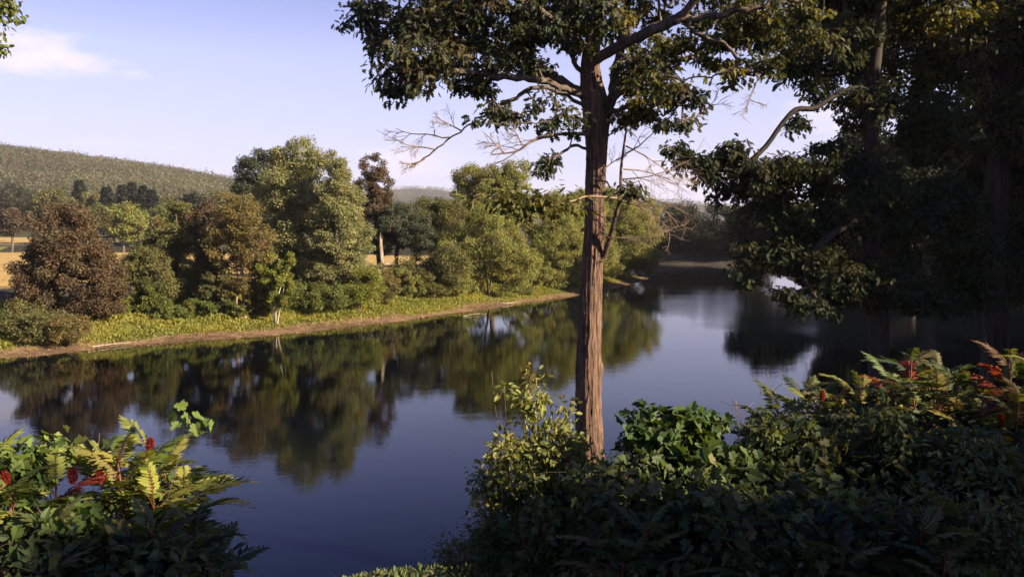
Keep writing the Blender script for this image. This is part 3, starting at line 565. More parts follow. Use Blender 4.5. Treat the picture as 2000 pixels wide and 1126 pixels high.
burl = np.exp(-((yy[:, None]-445)/22)**2-((an[None]+.3+math.pi) % (2*math.pi)-math.pi)**2/.15); rr += .06*burl
tv = ctr[:, None]+np.stack([rr*np.cos(an), rr*np.sin(an), .01*rd], -1)
i0 = np.arange(m_-1)[:, None]*k+np.arange(k); i1 = np.arange(m_-1)[:, None]*k+(np.arange(k)+1) % k
mesh_obj('trunk', [(tv.reshape(-1, 3), np.stack([i0, i1, i1+k, i0+k], -1).reshape(-1, 4), None)], BARKOAK, oak, True)
sk = Skel(rng); tr_idx = sk.add_path([O(np.interp(-y_, -tyy, [t_[1] for t_ in tl]), y_) for y_ in np.arange(400, -301, -25)])
def near(pt): A = np.array(sk.p); return int(np.argmin(np.linalg.norm(A-pt, axis=1)))
limbs = [  # px,py,depth offset
 [(1160, 112, -.1), (1205, 92, -.4), (1260, 65, -.7), (1320, 38, -1.0), (1345, 15, -1.2), (1400, -40, -1.5), (1450, -110, -1.6)],
 [(1335, 42, -1.0), (1370, 35, -1.1), (1440, 22, -1.3), (1500, 10, -1.3), (1570, 0, -1.2), (1640, -20, -1.1)],
 [(1175, 250, .05), (1196, 190, .2), (1205, 130, .5), (1215, 60, .9), (1230, -20, 1.2), (1250, -120, 1.5)],
 [(1150, 195, .1), (1100, 165, .2), (1060, 140, .3), (1010, 115, .2), (950, 98, .0), (880, 80, -.3), (800, 55, -.6), (720, 40, -.8)],
 [(1148, 205, -.1), (1110, 175, -.5), (1070, 160, -.9), (1020, 152, -1.3), (960, 148, -1.6), (900, 140, -1.9), (830, 135, -2.1), (770, 130, -2.2)],
 [(1145, 215, 0), (1100, 182, -.3), (1050, 172, -.6), (1005, 190, -.9), (960, 215, -1.1), (915, 245, -1.2), (880, 268, -1.3), (840, 300, -1.3), (800, 328, -1.3)],
 [(1148, 60, 0), (1110, 20, .5), (1060, -20, 1.1), (1000, -60, 1.6), (930, -100, 2.0)],
 [(1148, 90, 0), (1100, 50, -.6), (1050, 20, -1.2), (990, -10, -1.8), (920, -30, -2.4), (850, -50, -2.8)],
 [(1145, 160, 0), (1125, 125, .8), (1105, 85, 1.6), (1080, 40, 2.4), (1050, -20, 3.1)],
 [(1150, 120, .1), (1170, 60, -1), (1180, 10, -1.8), (1190, -50, -2.6)],
 [(1200, 150, .3), (1260, 140, .8), (1320, 120, 1.3), (1380, 100, 1.8), (1450, 60, 2.2)],
 [(1185, 215, -.1), (1230, 170, -.6), (1280, 150, -1.1), (1330, 155, -1.5), (1390, 150, -1.8), (1450, 125, -2)],
 [(1180, 235, 0), (1225, 205, -.6), (1270, 195, -1.0), (1310, 200, -1.3), (1350, 205, -1.4)],
 [(1340, 45, -1), (1350, 60, -1.1), (1400, 80, -1.2), (1440, 110, -1.2), (1480, 140, -1.2)],
 [(1150, 250, 0), (1110, 228, -.7), (1060, 238, -1.2), (1010, 243, -1.5), (960, 240, -1.7)],
 [(1150, 300, -.1), (1120, 285, -.6), (1095, 300, -.9), (1070, 310, -1.1)],
]
for lm in limbs:
    pts = [O(*q_) for q_ in lm]; j = near(pts[0]); pts = smoothpath([sk.p[j]]+pts[1:], 4*len(pts)); pts[2:-1] += rng.normal(0, .02, pts[2:-1].shape); sk.add_path(pts[1:], j)
nlimb = len(sk.p)
# crown lobes (px, py, rx, ry, depth offset, depth radius m)
lob = [(700, 30, 55, 35, -.8, .8), (760, 60, 60, 50, -.6, 1.2), (850, 40, 90, 60, -.6, 1.8), (830, 120, 90, 50, -1.8, 1.0), (780, 165, 45, 25, -2.1, .6), (950, 60, 100, 60, -.2, 2.0), (920, 140, 90, 40, -1.4, 1.2), (1040, 60, 90, 60, 0.2, 2.4),
       (1030, 130, 80, 32, -.2, 1.5), (900, 30, 120, 60, 1.5, 2), (1080, 20, 100, 70, 2, 2), (1150, 30, 80, 60, -2, 1), (980, 215, 60, 22, -.9, .5), (920, 238, 32, 15, -1.2, .4), (1060, 200, 55, 20, -.7, .7), (1090, 240, 50, 26, -1.0, .6),
       (1080, 320, 40, 18, -1.0, .4), (1240, 130, 70, 50, -.5, 1.4), (1290, 180, 70, 40, -1.0, 1.0), (1350, 190, 55, 28, -1.3, .7), (1250, 220, 60, 30, -.4, .8), (1330, 235, 50, 18, -1.2, .5), (1300, 90, 80, 50, .9, 1.5), (1390, 110, 70, 40, 0, 1.6),
       (1460, 130, 50, 32, -1.2, .8), (1450, 50, 80, 45, -.4, 1.6), (1550, 30, 70, 40, -1, 1), (1390, 20, 90, 40, 1.4, 1.5), (1600, 90, 60, 35, -1, .8), (1240, 30, 80, 50, 1, 2),
       (900, -100, 200, 90, 0, 3), (1150, -180, 250, 110, 0, 3.5), (1400, -110, 200, 90, 0, 3), (1060, 395, 80, 22, -3.4, .5), (975, 388, 60, 16, -3.6, .4), (1230, 370, 25, 18, -1.4, .3)]
LB = [(O(a, b_, e), np.array((c_*OY/F, f_, d_*OY/F))) for a, b_, c_, d_, e, f_ in lob]
n1 = 1160
# hanging low branch in front
hb_ = smoothpath([O(1200, 300, -.6), O(1222, 345, -1.4), O(1205, 385, -2.4), O(1130, 392, -3.0), O(1060, 402, -3.4), O(960, 392, -3.8), O(925, 380, -3.9)], 26)
tgt = inblobs(LB[:-3]+LB[-1:], n1, rng, .12)
allow = np.ones(len(tgt), bool)
pxy = np.stack([(tgt[:, 0]/tgt[:, 1])*F+1000, 445-(tgt[:, 2]-CAMH)/tgt[:, 1]*F], 1)
holes = [(1440, 250, 90, 55), (960, 300, 110, 42), (1010, 168, 55, 12), (690, 190, 30, 60), (1250, 300, 60, 40)]
for hx, hy, ha, hb2 in holes: allow &= ((pxy[:, 0]-hx)/ha)**2+((pxy[:, 1]-hy)/hb2)**2 > 1
tgt = np.concatenate([tgt[allow], inblobs(LB[-3:-1], 44, rng, .0)]); pxy = np.stack([(tgt[:, 0]/tgt[:, 1])*F+1000, 445-(tgt[:, 2]-CAMH)/tgt[:, 1]*F], 1)
order = np.argsort(np.min(np.linalg.norm(tgt[:, None]-np.array(sk.p)[None, ::3], axis=2), axis=1))
low = tgt[:, 1] < OY-2.9; low &= tgt[:, 2] < O(1100, 350, -3)[2]
tup = tgt[~low]; order = np.argsort(np.min(np.linalg.norm(tup[:, None]-np.array(sk.p)[None, ::3], axis=2), axis=1))
sk.grow(tup[order], seg=.35, jit=.35, zpen=.3)
mesh_obj('limbs', sk.mesh(.27, .007, 4, skip=1, pw=.46, k0=10), BARKLIMB, oak, True)
PAL['oakx'] = PAL['oak']
cnt = rng.poisson(40, len(tgt)); sx_ = (pxy[:, 0] > 1190) & (rng.random(len(tgt)) < .5)  # half the clusters right of the trunk are painted lighter, as if sunlit
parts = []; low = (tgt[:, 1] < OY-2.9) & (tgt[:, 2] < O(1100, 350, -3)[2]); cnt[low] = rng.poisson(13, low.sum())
for msk, pal in ((sx_ & ~low, 'oaksunlit'), (~sx_ & ~low, 'oak'), (low, 'oaksunlit')):
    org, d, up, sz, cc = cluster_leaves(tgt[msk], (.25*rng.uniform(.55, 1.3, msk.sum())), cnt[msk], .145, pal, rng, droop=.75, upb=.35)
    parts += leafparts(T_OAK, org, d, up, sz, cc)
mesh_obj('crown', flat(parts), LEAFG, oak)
def twigs(starts, dirs, length, rng, r0=.02, depth=3, nb=3, droop=0., spread=.6, segs=7):
    ps = []; rs = []
    def rec(p_, d_, ln, r_, dp):
        pts = [p_]; d_ = d_/np.linalg.norm(d_)
        for _ in range(segs):
            d_ = d_+rng.normal(0, .13, 3)+np.array((0, 0, -droop/segs)); d_ /= np.linalg.norm(d_); pts.append(pts[-1]+d_*ln/segs)
        ps.append(np.array(pts)); rs.append(np.linspace(r_, max(r_*.3, .0022), segs+1))
        if dp > 0:
            for j in rng.choice(np.arange(1, segs), min(nb, segs-1), replace=False):
                dd = d_+rng.normal(0, spread, 3); rec(pts[j], dd, ln*rng.uniform(.35, .65), r_*.5, dp-1)
    for a, b_, ln in zip(starts, dirs, np.broadcast_to(length, len(starts))): rec(np.array(a), np.array(b_, float), ln, r0, depth)
    return ps, rs
# dead, leafless limbs of the oak
stem = smoothpath([O(1180, 500, -.1), O(1192, 462, -.3), O(1203, 420, -.5), O(1212, 385, -.6), O(1213, 330, -.6), O(1222, 260, -.6)], 20)
ps = [stem]; rs = [np.linspace(.062, .02, 20)]
mesh_obj('side_stem', [tubes(ps, rs, 8)], BARKOAK, oak, True)
hpath = smoothpath([O(1212, 388, -.6), O(1150, 383, -.95), O(1120, 392, -1.3), O(1060, 405, -2.2), O(1000, 395, -2.9), O(950, 385, -3.3)], 20)
st = []; dr = []; ln = []
for a, b_, c_, l_ in [((1212, 388), (1330, 375), -.6, 1.5), ((1213, 392), (1320, 420), -.6, 1.4), ((1214, 380), (1310, 450), -.5, 1.3), ((1222, 285), (1330, 330), -.6, 1.5), ((1222, 300), (1320, 260), -.5, 1.2), ((1218, 330), (1300, 330), -.7, 1.2), ((1190, 465), (1290, 455), -.4, 1.1),
                      ((1180, 330), (1215, 290), -.2, .6), ((1185, 270), (1225, 225), -.2, .6), ((1190, 465), (1160, 440), -.4, .3), ((1213, 350), (1350, 360), -.3, 1.6)]:
    p0 = O(*a, c_); p1 = O(*b_, c_+rng.normal(0, .3)); st.append(p0); dr.append(p1-p0); ln.append(l_)
for a, b_, c_, l_ in [((880, 268), (800, 285), -1.3, 1.1), ((850, 292), (790, 270), -1.3, .7), ((900, 255), (860, 225), -1.2, .6), ((1060, 262), (950, 300), -1.1, 1.3), ((985, 298), (940, 265), -1.1, .6), ((830, 310), (790, 335), -1.3, .5), ((1020, 285), (1000, 235), -1.1, .5),
                      ((1490, 140), (1475, 250), -1.2, .9), ((1335, 235), (1420, 215), -1.2, .9)]:
    p0 = O(*a, c_); p1 = O(*b_, c_+rng.normal(0, .2)); st.append(p0); dr.append(p1-p0); ln.append(l_)
for a_, b_, c_ in zip(st, dr, ln):
    ps, rs = twigs([a_], [b_], c_, rng, .016, 3, 4, .05, .5); mesh_obj('dead_branch', [tubes(ps, rs, 4)], TWIG, oak, True)
ps = []; rs = []
ps.append(hpath); rs.append(np.linspace(.026, .01, 20)); lb_ = smoothpath([O(1150, 262, -.2), O(1090, 262, -.8), O(1040, 275, -1.1), O(1010, 295, -1.1), O(960, 302, -1.1)], 14); ps.append(lb_); rs.append(np.linspace(.04, .012, 14))
# hanging sprays of leaves on the low branch
tl_ = tgt[low]
for t_ in tl_:
    j = int(np.argmin(np.linalg.norm(hpath-t_, axis=1))); ps.append(smoothpath([hpath[j], (hpath[j]+t_)/2+(0, 0, .05), t_], 5)); rs.append(np.linspace(.008, .003, 5))
mesh_obj('low_branch', [tubes(ps, rs, 4)], TWIG, oak, True)
# ------------------------------------------------------------------ the big tree at the right edge
rng = np.random.default_rng(8)
def big_right():
    X_, Y_ = 18.2, 30.; b = np.array((X_, Y_, gz(X_, Y_)-.2)); root = empty('riverside_tree', b, 'huge dark tree with a thick leaning trunk at the right edge of the photo', 'tree', G4)
    def Q(px, py, dy=0): return P(px, py, Y_+dy)
    sk = Skel(rng); pts = smoothpath([b, Q(1945, 640), Q(1932, 520), Q(1945, 380), Q(1960, 230), Q(1975, 100), Q(1985, 0), Q(1990, -150)], 30); sk.add_path(pts)
    for lm in [[(1955, 300, 0), (1925, 240, -.6), (1922, 160, -1), (1890, 80, -1.5), (1840, 20, -2)], [(1965, 180, 0), (1900, 110, .5), (1800, 60, 1), (1700, 30, 1.2), (1600, 20, 1.2)], [(1975, 100, 0), (1900, 0, -.5), (1800, -60, -1), (1680, -90, -1)],
               [(1948, 360, 0), (1890, 280, 1), (1840, 230, 1.5), (1780, 200, 1.5)], [(1940, 460, 0), (1900, 420, -1), (1860, 400, -1.5)], [(1960, 250, 0), (2040, 180, 0), (2120, 120, 0)], [(1975, 60, 0), (2060, -20, 1), (2140, -60, 1)]]:
        q = [Q(*a) for a in lm]; A = np.array(sk.p); j = int(np.argmin(np.linalg.norm(A-q[0], axis=1))); sk.add_path(smoothpath([A[j]]+q[1:], 12)[1:], j)
    lob = [(1640, 60, 80, 60, 1.2, 2), (1740, 50, 90, 60, 0, 2.5), (1570, 50, 60, 50, 1.5, 1.8), (1610, 130, 60, 45, 1, 1.6), (1700, 200, 70, 40, 1.5, 1.6), (1590, 0, 80, 40, 1, 2), (1840, 60, 80, 80, -1, 2.5), (1780, 150, 90, 50, .8, 2), (1870, 160, 60, 60, -.5, 2), (1900, 60, 70, 70, 0, 2), (1690, 120, 60, 45, 1.2, 1.6), (1830, 230, 70, 50, 1, 1.5), (1960, 150, 60, 110, 1.5, 1.5), (1970, 330, 60, 80, 1.5, 1.5), (2080, 100, 100, 160, 0, 2.5),
           (1900, 330, 50, 60, 1.2, 1.2), (1860, 420, 60, 50, .5, 1.5), (1960, 480, 60, 70, 1.6, 1.5), (1750, -100, 200, 90, 0, 4), (1950, -120, 150, 100, 0, 4), (2060, 400, 80, 150, 1, 2), (1960, 560, 80, 50, 1.5, 1.5), (1970, 40, 80, 80, -1.5, 1.5), (1990, 230, 60, 100, -1, 1)]
    LB = [(Q(a, b_, e), np.array((c_*Y_/F, f_, d_*Y_/F))) for a, b_, c_, d_, e, f_ in lob]; tgt = inblobs(LB, 1350, rng, .2)
    order = np.argsort(np.min(np.linalg.norm(tgt[:, None]-np.array(sk.p)[None, ::3], axis=2), axis=1)); sk.grow(tgt[order], seg=.5, jit=.3, zpen=.3)
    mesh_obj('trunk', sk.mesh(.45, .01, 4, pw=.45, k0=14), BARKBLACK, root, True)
    pxx = tgt[:, 0]/tgt[:, 1]*F+1000; pyy = 445-(tgt[:, 2]-CAMH)/tgt[:, 1]*F; br = (pxx < 1940) & (pyy < 260) & (rng.random(len(tgt)) < .55); parts = []  # upper clusters partly painted lighter as sunlit patches
    for msk, pal in ((br, 'oaksunlit'), (~br, 'oak')):
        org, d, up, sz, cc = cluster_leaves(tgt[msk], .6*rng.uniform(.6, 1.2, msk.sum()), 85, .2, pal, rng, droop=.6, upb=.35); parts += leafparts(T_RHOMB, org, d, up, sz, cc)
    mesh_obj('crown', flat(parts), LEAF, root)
    for a_, b_, c_ in zip([Q(1735, 200, 1), Q(1750, 280, 1), Q(1700, 60, -1), Q(1800, 80, -1.5), Q(1900, 300, 0)], [(-.1, 0, -1), (-.05, .1, -1), (.5, 0, .3), (-.6, 0, -.2), (-.6, 0, -.5)], [2.6, 2.2, 2, 2, 1.6]):
        ps, rs = twigs([a_], [b_], c_, rng, .022, 3, 4, .3, .5); mesh_obj('dead_branch', [tubes(ps, rs, 4)], TWIG, root)
big_right()
def near_right():
    X_, Y_ = 12.6, 27.; b = np.array((X_, Y_, gz(X_, Y_)-.2)); root = empty('oak_tree', b, 'oak whose dark ragged boughs hang far out to the left over the water', 'tree'); rng = np.random.default_rng(18)
    def Q(px, py, dy=0): return P(px, py, Y_+dy)
    sk = Skel(rng); sk.add_path(smoothpath([b, Q(1716, 640), Q(1704, 500), Q(1706, 350), Q(1698, 220), Q(1712, 100), Q(1722, 0), Q(1730, -150)], 30))
    for lm in [[(1700, 165, 0), (1670, 172, -.2), (1625, 190, -.4), (1590, 212, -.5), (1555, 214, -.6), (1525, 245, -.7), (1492, 290, -.8), (1440, 330, -.8), (1380, 330, -.8), (1330, 310, -.8)], [(1705, 355, 0), (1670, 335, .5), (1630, 332, .8), (1560, 350, 1), (1480, 390, 1), (1420, 420, 1)],
               [(1704, 470, 0), (1680, 440, -.5), (1645, 445, -1), (1600, 480, -1.4), (1570, 540, -1.5), (1600, 590, -1.6)], [(1745, 120, 0), (1660, 140, .5), (1600, 150, .8), (1540, 130, 1)], [(1738, 40, 0), (1650, 60, -.5), (1560, 40, -.8), (1500, 60, -1)], [(1700, 250, 0), (1790, 200, 1), (1890, 160, 1)], [(1706, 400, 0), (1780, 400, .5), (1860, 430, .8)]]:
        q = [Q(*a) for a in lm]; A = np.array(sk.p); j = int(np.argmin(np.linalg.norm(A-q[0], axis=1))); sk.add_path(smoothpath([A[j]]+q[1:], 3*len(q))[1:], j)
    lob = [(1340, 300, 30, 26, -.8, .5), (1380, 330, 45, 32, -.6, .8), (1430, 310, 50, 34, -.5, .9), (1400, 375, 40, 26, .5, .8), (1470, 350, 55, 45, 0, 1.2), (1540, 330, 50, 40, .3, 1.3), (1600, 350, 60, 50, .4, 1.4), (1500, 400, 60, 40, .6, 1.2), (1570, 430, 70, 50, 0, 1.5), (1650, 420, 70, 60, 0, 1.6), (1620, 290, 40, 26, .6, 1), (1560, 240, 26, 16, -.4, .5),
           (1530, 480, 50, 40, -.8, 1), (1600, 510, 60, 45, -1, 1.2), (1480, 500, 40, 30, -.9, .8), (1540, 570, 28, 18, -1.5, .5), (1580, 585, 40, 20, -1.5, .6), (1625, 612, 28, 11, -1.6, .5), (1655, 560, 50, 36, -1.2, 1), (1545, 120, 50, 40, .8, 1), (1600, 180, 50, 32, .6, 1), (1500, 60, 50, 40, -1, .9), (1640, 90, 70, 50, 0, 1.6), (1690, 200, 60, 50, 0, 1.4), (1700, 340, 70, 60, 0, 1.6),
           (1760, 420, 80, 70, .4, 1.8), (1740, 520, 80, 50, 0, 1.6), (1820, 250, 80, 70, .6, 1.8), (1710, 565, 60, 36, -.6, 1.3), (1790, 575, 70, 36, 0, 1.4), (1880, 560, 70, 50, .6, 1.4), (1890, 470, 70, 60, .6, 1.6), (1830, 400, 70, 60, 1, 1.6), (1450, 540, 26, 24, -.9, .5), (1730, -80, 200, 90, 0, 3.5)]
    LB = [(Q(a, b_, e), np.array((c_*Y_/F, f_, d_*Y_/F))) for a, b_, c_, d_, e, f_ in lob]; tgt = inblobs(LB, 1300, rng, .15)
    order = np.argsort(np.min(np.linalg.norm(tgt[:, None]-np.array(sk.p)[None, ::3], axis=2), axis=1)); sk.grow(tgt[order], seg=.45, jit=.3, zpen=.2)
    mesh_obj('trunk', sk.mesh(.34, .009, 4, pw=.47, k0=12), BARKBLACK, root, True)
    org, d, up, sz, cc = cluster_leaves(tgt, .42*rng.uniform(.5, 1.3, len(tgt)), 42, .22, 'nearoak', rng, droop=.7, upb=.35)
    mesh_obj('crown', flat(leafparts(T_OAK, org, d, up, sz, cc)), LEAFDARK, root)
near_right()
# overhanging leaves of a tree outside the frame at the upper left
def left_spray():
    b = np.array((-9.6, 12.5, gz(-9.6, 12.5)-.1)); root = empty('bank_tree', b, 'tree whose sunlit leaf tips reach into the upper left corner', 'tree'); r_ = np.random.default_rng(12)
    tp = P(-260, -180, 12.5); sk = Skel(r_); sk.add_path(smoothpath([b, b*.5+tp*.5+(.2, 0, 0), tp], 16))
    B = [pxblob(-25, 20, 45, 50, 12, .5), pxblob(-10, 95, 12, 14, 12, .2), pxblob(-260, -80, 200, 150, 12.5, 1.6), pxblob(-300, -250, 220, 130, 12.5, 1.6)]
    tgt = np.concatenate([inblobs(B[:1], 22, r_, .2), inblobs(B[1:2], 3, r_, .2), inblobs(B[2:], 110, r_, .2)]); sk.grow(tgt, seg=.3, zpen=.3)
    mesh_obj('trunk', sk.mesh(.16, .006, 4), BARK, root, True)
    org, d, up, sz, cc = cluster_leaves(tgt, .2*r_.uniform(.7, 1.2, len(tgt)), 38, .09, 'green', r_, droop=.6); mesh_obj('crown', flat(leafparts(T_LEAF, org, d, up, sz, cc)), LEAFG, root)
left_spray()
# ------------------------------------------------------------------ foreground: sumacs, vines, shrubs on the near slope
def FRG(px, py, Y): return P(px, py, Y)
def sumac(label, base, tips, pal, rng, flen=.5, nf=17, fruit=(), red=.06, group='sumacs on the near slope'):
    """tips: stem ends (world). each stem carries a rosette of fronds near its end"""
    root = empty('sumac', base, label, 'shrub', group); ps = []; rs = []; O_ = []; D_ = []; U_ = []; S_ = []
    for t_ in tips:
        m_ = base*.5+t_*.5+rng.normal(0, .06, 3)-np.array((0, 0, .1)); st_ = smoothpath([base+rng.normal(0, .08, 3)*np.array((1, 1, 0)), m_, t_], 12); ps.append(st_); rs.append(np.linspace(.013, .006, 12)); ax = nrm(st_[-1]-st_[-3])
        a0 = rng.random()*6.28
        for k_ in range(nf):
            f_ = k_/(nf-1); j = 11-f_*4.5; j = 11-f_*3.2; q = st_[int(j)]*(1-(j % 1))+st_[min(11, int(j)+1)]*(j % 1); an = a0+k_*2.4; h_ = np.array((math.cos(an), math.sin(an), 0))
            O_.append(q); D_.append(h_+np.array((0, 0, 1.3-f_*1.2+rng.normal(0, .15)))); U_.append(np.array((0, 0, 1.))+rng.normal(0, .12, 3)); S_.append(flen*(.65+.4*math.sin(f_*2.4))*rng.uniform(.85, 1.15))
    O_ = np.array(O_); D_ = np.array(D_); U_ = np.array(U_); S_ = np.array(S_); ch = rng.integers(0, len(FRONDS), len(O_)); parts = []
    for f_ in range(len(FRONDS)):
        m_ = ch == f_
        if m_.any():
            c = pick(pal, m_.sum(), rng); rd_ = rng.random(m_.sum()) < red; c[rd_] = (.22, .045, .025); parts += leafparts(FRONDS[f_], O_[m_], D_[m_], U_[m_], S_[m_], c.clip(.01, 1))
    mesh_obj('stems', [tubes(ps, rs, 6)], REDSTEM, root, True); mesh_obj('foliage', flat(parts), LEAFG, root)
    for fp in fruit:
        n_ = 420; g = nrm(rng.normal(0, 1, (n_, 3))); prof = np.array((.018, .018, .045)); org = fp+g*prof*rng.uniform(.1, 1.0, (n_, 1))**.5; mesh_obj('fruit_cluster', flat(leafparts(T_RHOMB, org, g+rng.normal(0, .4, (n_, 3)), rng.normal(0, 1, (n_, 3)), .016, np.tile((.22, .022, .016), (n_, 1))*rng.uniform(.6, 1.2, (n_, 1)))), LEAF, root)
    return root
def shrub(name, label, base, blobs, pal, rng, ncl, per, size, tpl, crad=.14, tr=.02, group=None, cat='shrub', droop=.4, upb=.5, shell=.3, stems=4, bark=BARK):
    root = empty(name, base, label, cat, group); tgt = inblobs(blobs, ncl, rng, shell); sk = Skel(rng); sk.add_path(smoothpath([base, base*.6+blobs[0][0]*.4+(0, 0, -.05), blobs[0][0]], 8))
    for b_ in blobs[1:stems]: sk.add_path(smoothpath([base, base*.5+b_[0]*.5+rng.normal(0, .05, 3), b_[0]], 8)[1:], 0)
    sk.grow(tgt, seg=.12, zpen=.3); mesh_obj('stems', sk.mesh(tr, .0022, 4, k0=6), bark, root, True)
    org, d, up, sz, cc = cluster_leaves(tgt, crad*rng.uniform(.6, 1.3, len(tgt)), per, size, pal, rng, droop=droop, upb=upb); keep = org[:, 1] > 1.2
    mesh_obj('foliage', flat(leafparts(tpl, org[keep], d[keep], up[keep], sz[keep], cc[keep])), LEAFG, root); return root
def gbase(px, Y): x = (px-1000)/F*Y; return np.array((x, Y, gz(x, Y)-.05))
rf = np.random.default_rng(21)
def fb(px, py, rx, ry, Y, dep): return pxblob(px, py, rx, ry, Y, dep)
# left cluster
sumac('sunlit sumac with arching fronds at the lower left, nearest the open water', gbase(250, 5.4), np.array([P(290, 885, 5.2), P(320, 915, 5.5), P(230, 905, 5.0), P(360, 950, 5.3), P(190, 915, 5.3), P(300, 980, 5.0)]), 'sumac', rf, .50, 15, fruit=[P(293, 868, 5.15), P(195, 930, 4.9)], red=0)
sumac('yellow green sumac in the lower left corner beside the grape leaves', gbase(40, 5.0), np.array([P(60, 930, 4.9), P(-20, 915, 5.0), P(110, 950, 4.7), P(20, 960, 4.5), P(-60, 930, 4.8)]), 'sumac', rf, .44, 15, fruit=[P(142, 928, 4.6), P(10, 935, 4.6)], red=.01)
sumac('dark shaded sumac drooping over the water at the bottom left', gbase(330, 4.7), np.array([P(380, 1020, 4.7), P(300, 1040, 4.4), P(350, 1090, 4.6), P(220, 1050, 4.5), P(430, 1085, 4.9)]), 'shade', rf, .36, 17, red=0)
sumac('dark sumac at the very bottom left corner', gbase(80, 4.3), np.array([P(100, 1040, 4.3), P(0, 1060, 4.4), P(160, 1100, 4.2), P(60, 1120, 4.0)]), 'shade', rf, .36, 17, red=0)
shrub('grape_vine', 'bright grape vine leaves climbing over the left sumacs', gbase(110, 5.0), [fb(90, 875, 80, 14, 5.1, .25), fb(195, 845, 30, 26, 5.2, .15), fb(30, 930, 70, 40, 4.8, .3), fb(370, 812, 22, 8, 5.1, .08), fb(90, 1020, 100, 50, 4.4, .3)], 'grape', rf, 40, 9, .075, T_GRAPE, .11, .008, cat='vine', droop=.6)
tdr, trr = twigs([P(330, 810, 5.1), P(262, 862, 5.1), P(125, 830, 5.0)], [(.12, 0, 1), (.1, 0, 1), (.1, 0, .8)], [.2, .28, .12], rf, .003, 0, 0, .9); 
shrub('shrub', 'dark leafy shrub filling the bottom left below the sumacs', gbase(200, 4.2), [fb(200, 1110, 230, 50, 4.3, .4), fb(40, 1110, 160, 60, 4.2, .4), fb(380, 1130, 70, 30, 4.5, .3)], 'shade', rf, 150, 16, .08, T_LEAF, .16, .02)
# centre
for lb, bx, Y_, tips in [('shaded sumac fronds at the bottom edge below the oak trunk', 1230, 5.3, [(1180, 1050, 5.3), (1260, 1030, 5.2), (1220, 1090, 5.1)]), ('shaded sumac fronds in the grape vines at the bottom centre', 1450, 5.0, [(1420, 1030, 5.0), (1500, 1010, 5.1), (1470, 1080, 4.8)]), ('shaded sumac fronds at the bottom, right of the centre', 1640, 4.9, [(1600, 1030, 4.9), (1680, 1010, 5.0), (1650, 1080, 4.7)]), ('shaded sumac fronds at the bottom near the right corner', 1830, 4.8, [(1800, 1040, 4.8), (1880, 1020, 4.9), (1850, 1090, 4.6)]), ('small shaded sumac below the sunlit sapling', 1040, 5.9, [(1020, 1040, 5.9), (1080, 1060, 5.8)])]:
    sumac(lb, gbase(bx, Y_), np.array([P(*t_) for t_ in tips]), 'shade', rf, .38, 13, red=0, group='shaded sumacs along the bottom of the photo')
shrub('sapling', 'sunlit yellow green sapling in front of the oak trunk base', gbase(1050, 6.4), [fb(1050, 880, 75, 55, 6.4, .4), fb(1100, 850, 50, 50, 6.5, .3), fb(990, 900, 55, 55, 6.3, .3), fb(1035, 790, 32, 40, 6.4, .2), fb(1035, 735, 12, 26, 6.4, .07), fb(985, 755, 12, 16, 6.3, .07), fb(960, 725, 7, 6, 6.3, .04), fb(950, 975, 22, 30, 6.3, .15), fb(1080, 930, 80, 45, 6.5, .4), fb(1095, 800, 22, 26, 6.4, .1), fb(1130, 900, 30, 50, 6.6, .2)], 'gold', rf, 230, 10, .062, T_LEAF, .12, .014, stems=9, cat='tree')
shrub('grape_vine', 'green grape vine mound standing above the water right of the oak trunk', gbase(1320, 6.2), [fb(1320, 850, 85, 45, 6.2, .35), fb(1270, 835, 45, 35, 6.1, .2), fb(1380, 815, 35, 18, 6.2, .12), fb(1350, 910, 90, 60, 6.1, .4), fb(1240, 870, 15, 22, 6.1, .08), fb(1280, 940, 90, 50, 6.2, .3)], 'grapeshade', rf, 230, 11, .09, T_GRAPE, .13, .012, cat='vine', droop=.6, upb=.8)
shrub('shrub', 'small leaved dark shrub between the sapling and the grape vine mound', gbase(1210, 6.9), [fb(1215, 935, 60, 35, 6.9, .3), fb(1180, 975, 90, 45, 6.7, .4), fb(1232, 890, 14, 20, 6.9, .1)], 'shade', rf, 170, 18, .06, T_LEAF, .13, .015)
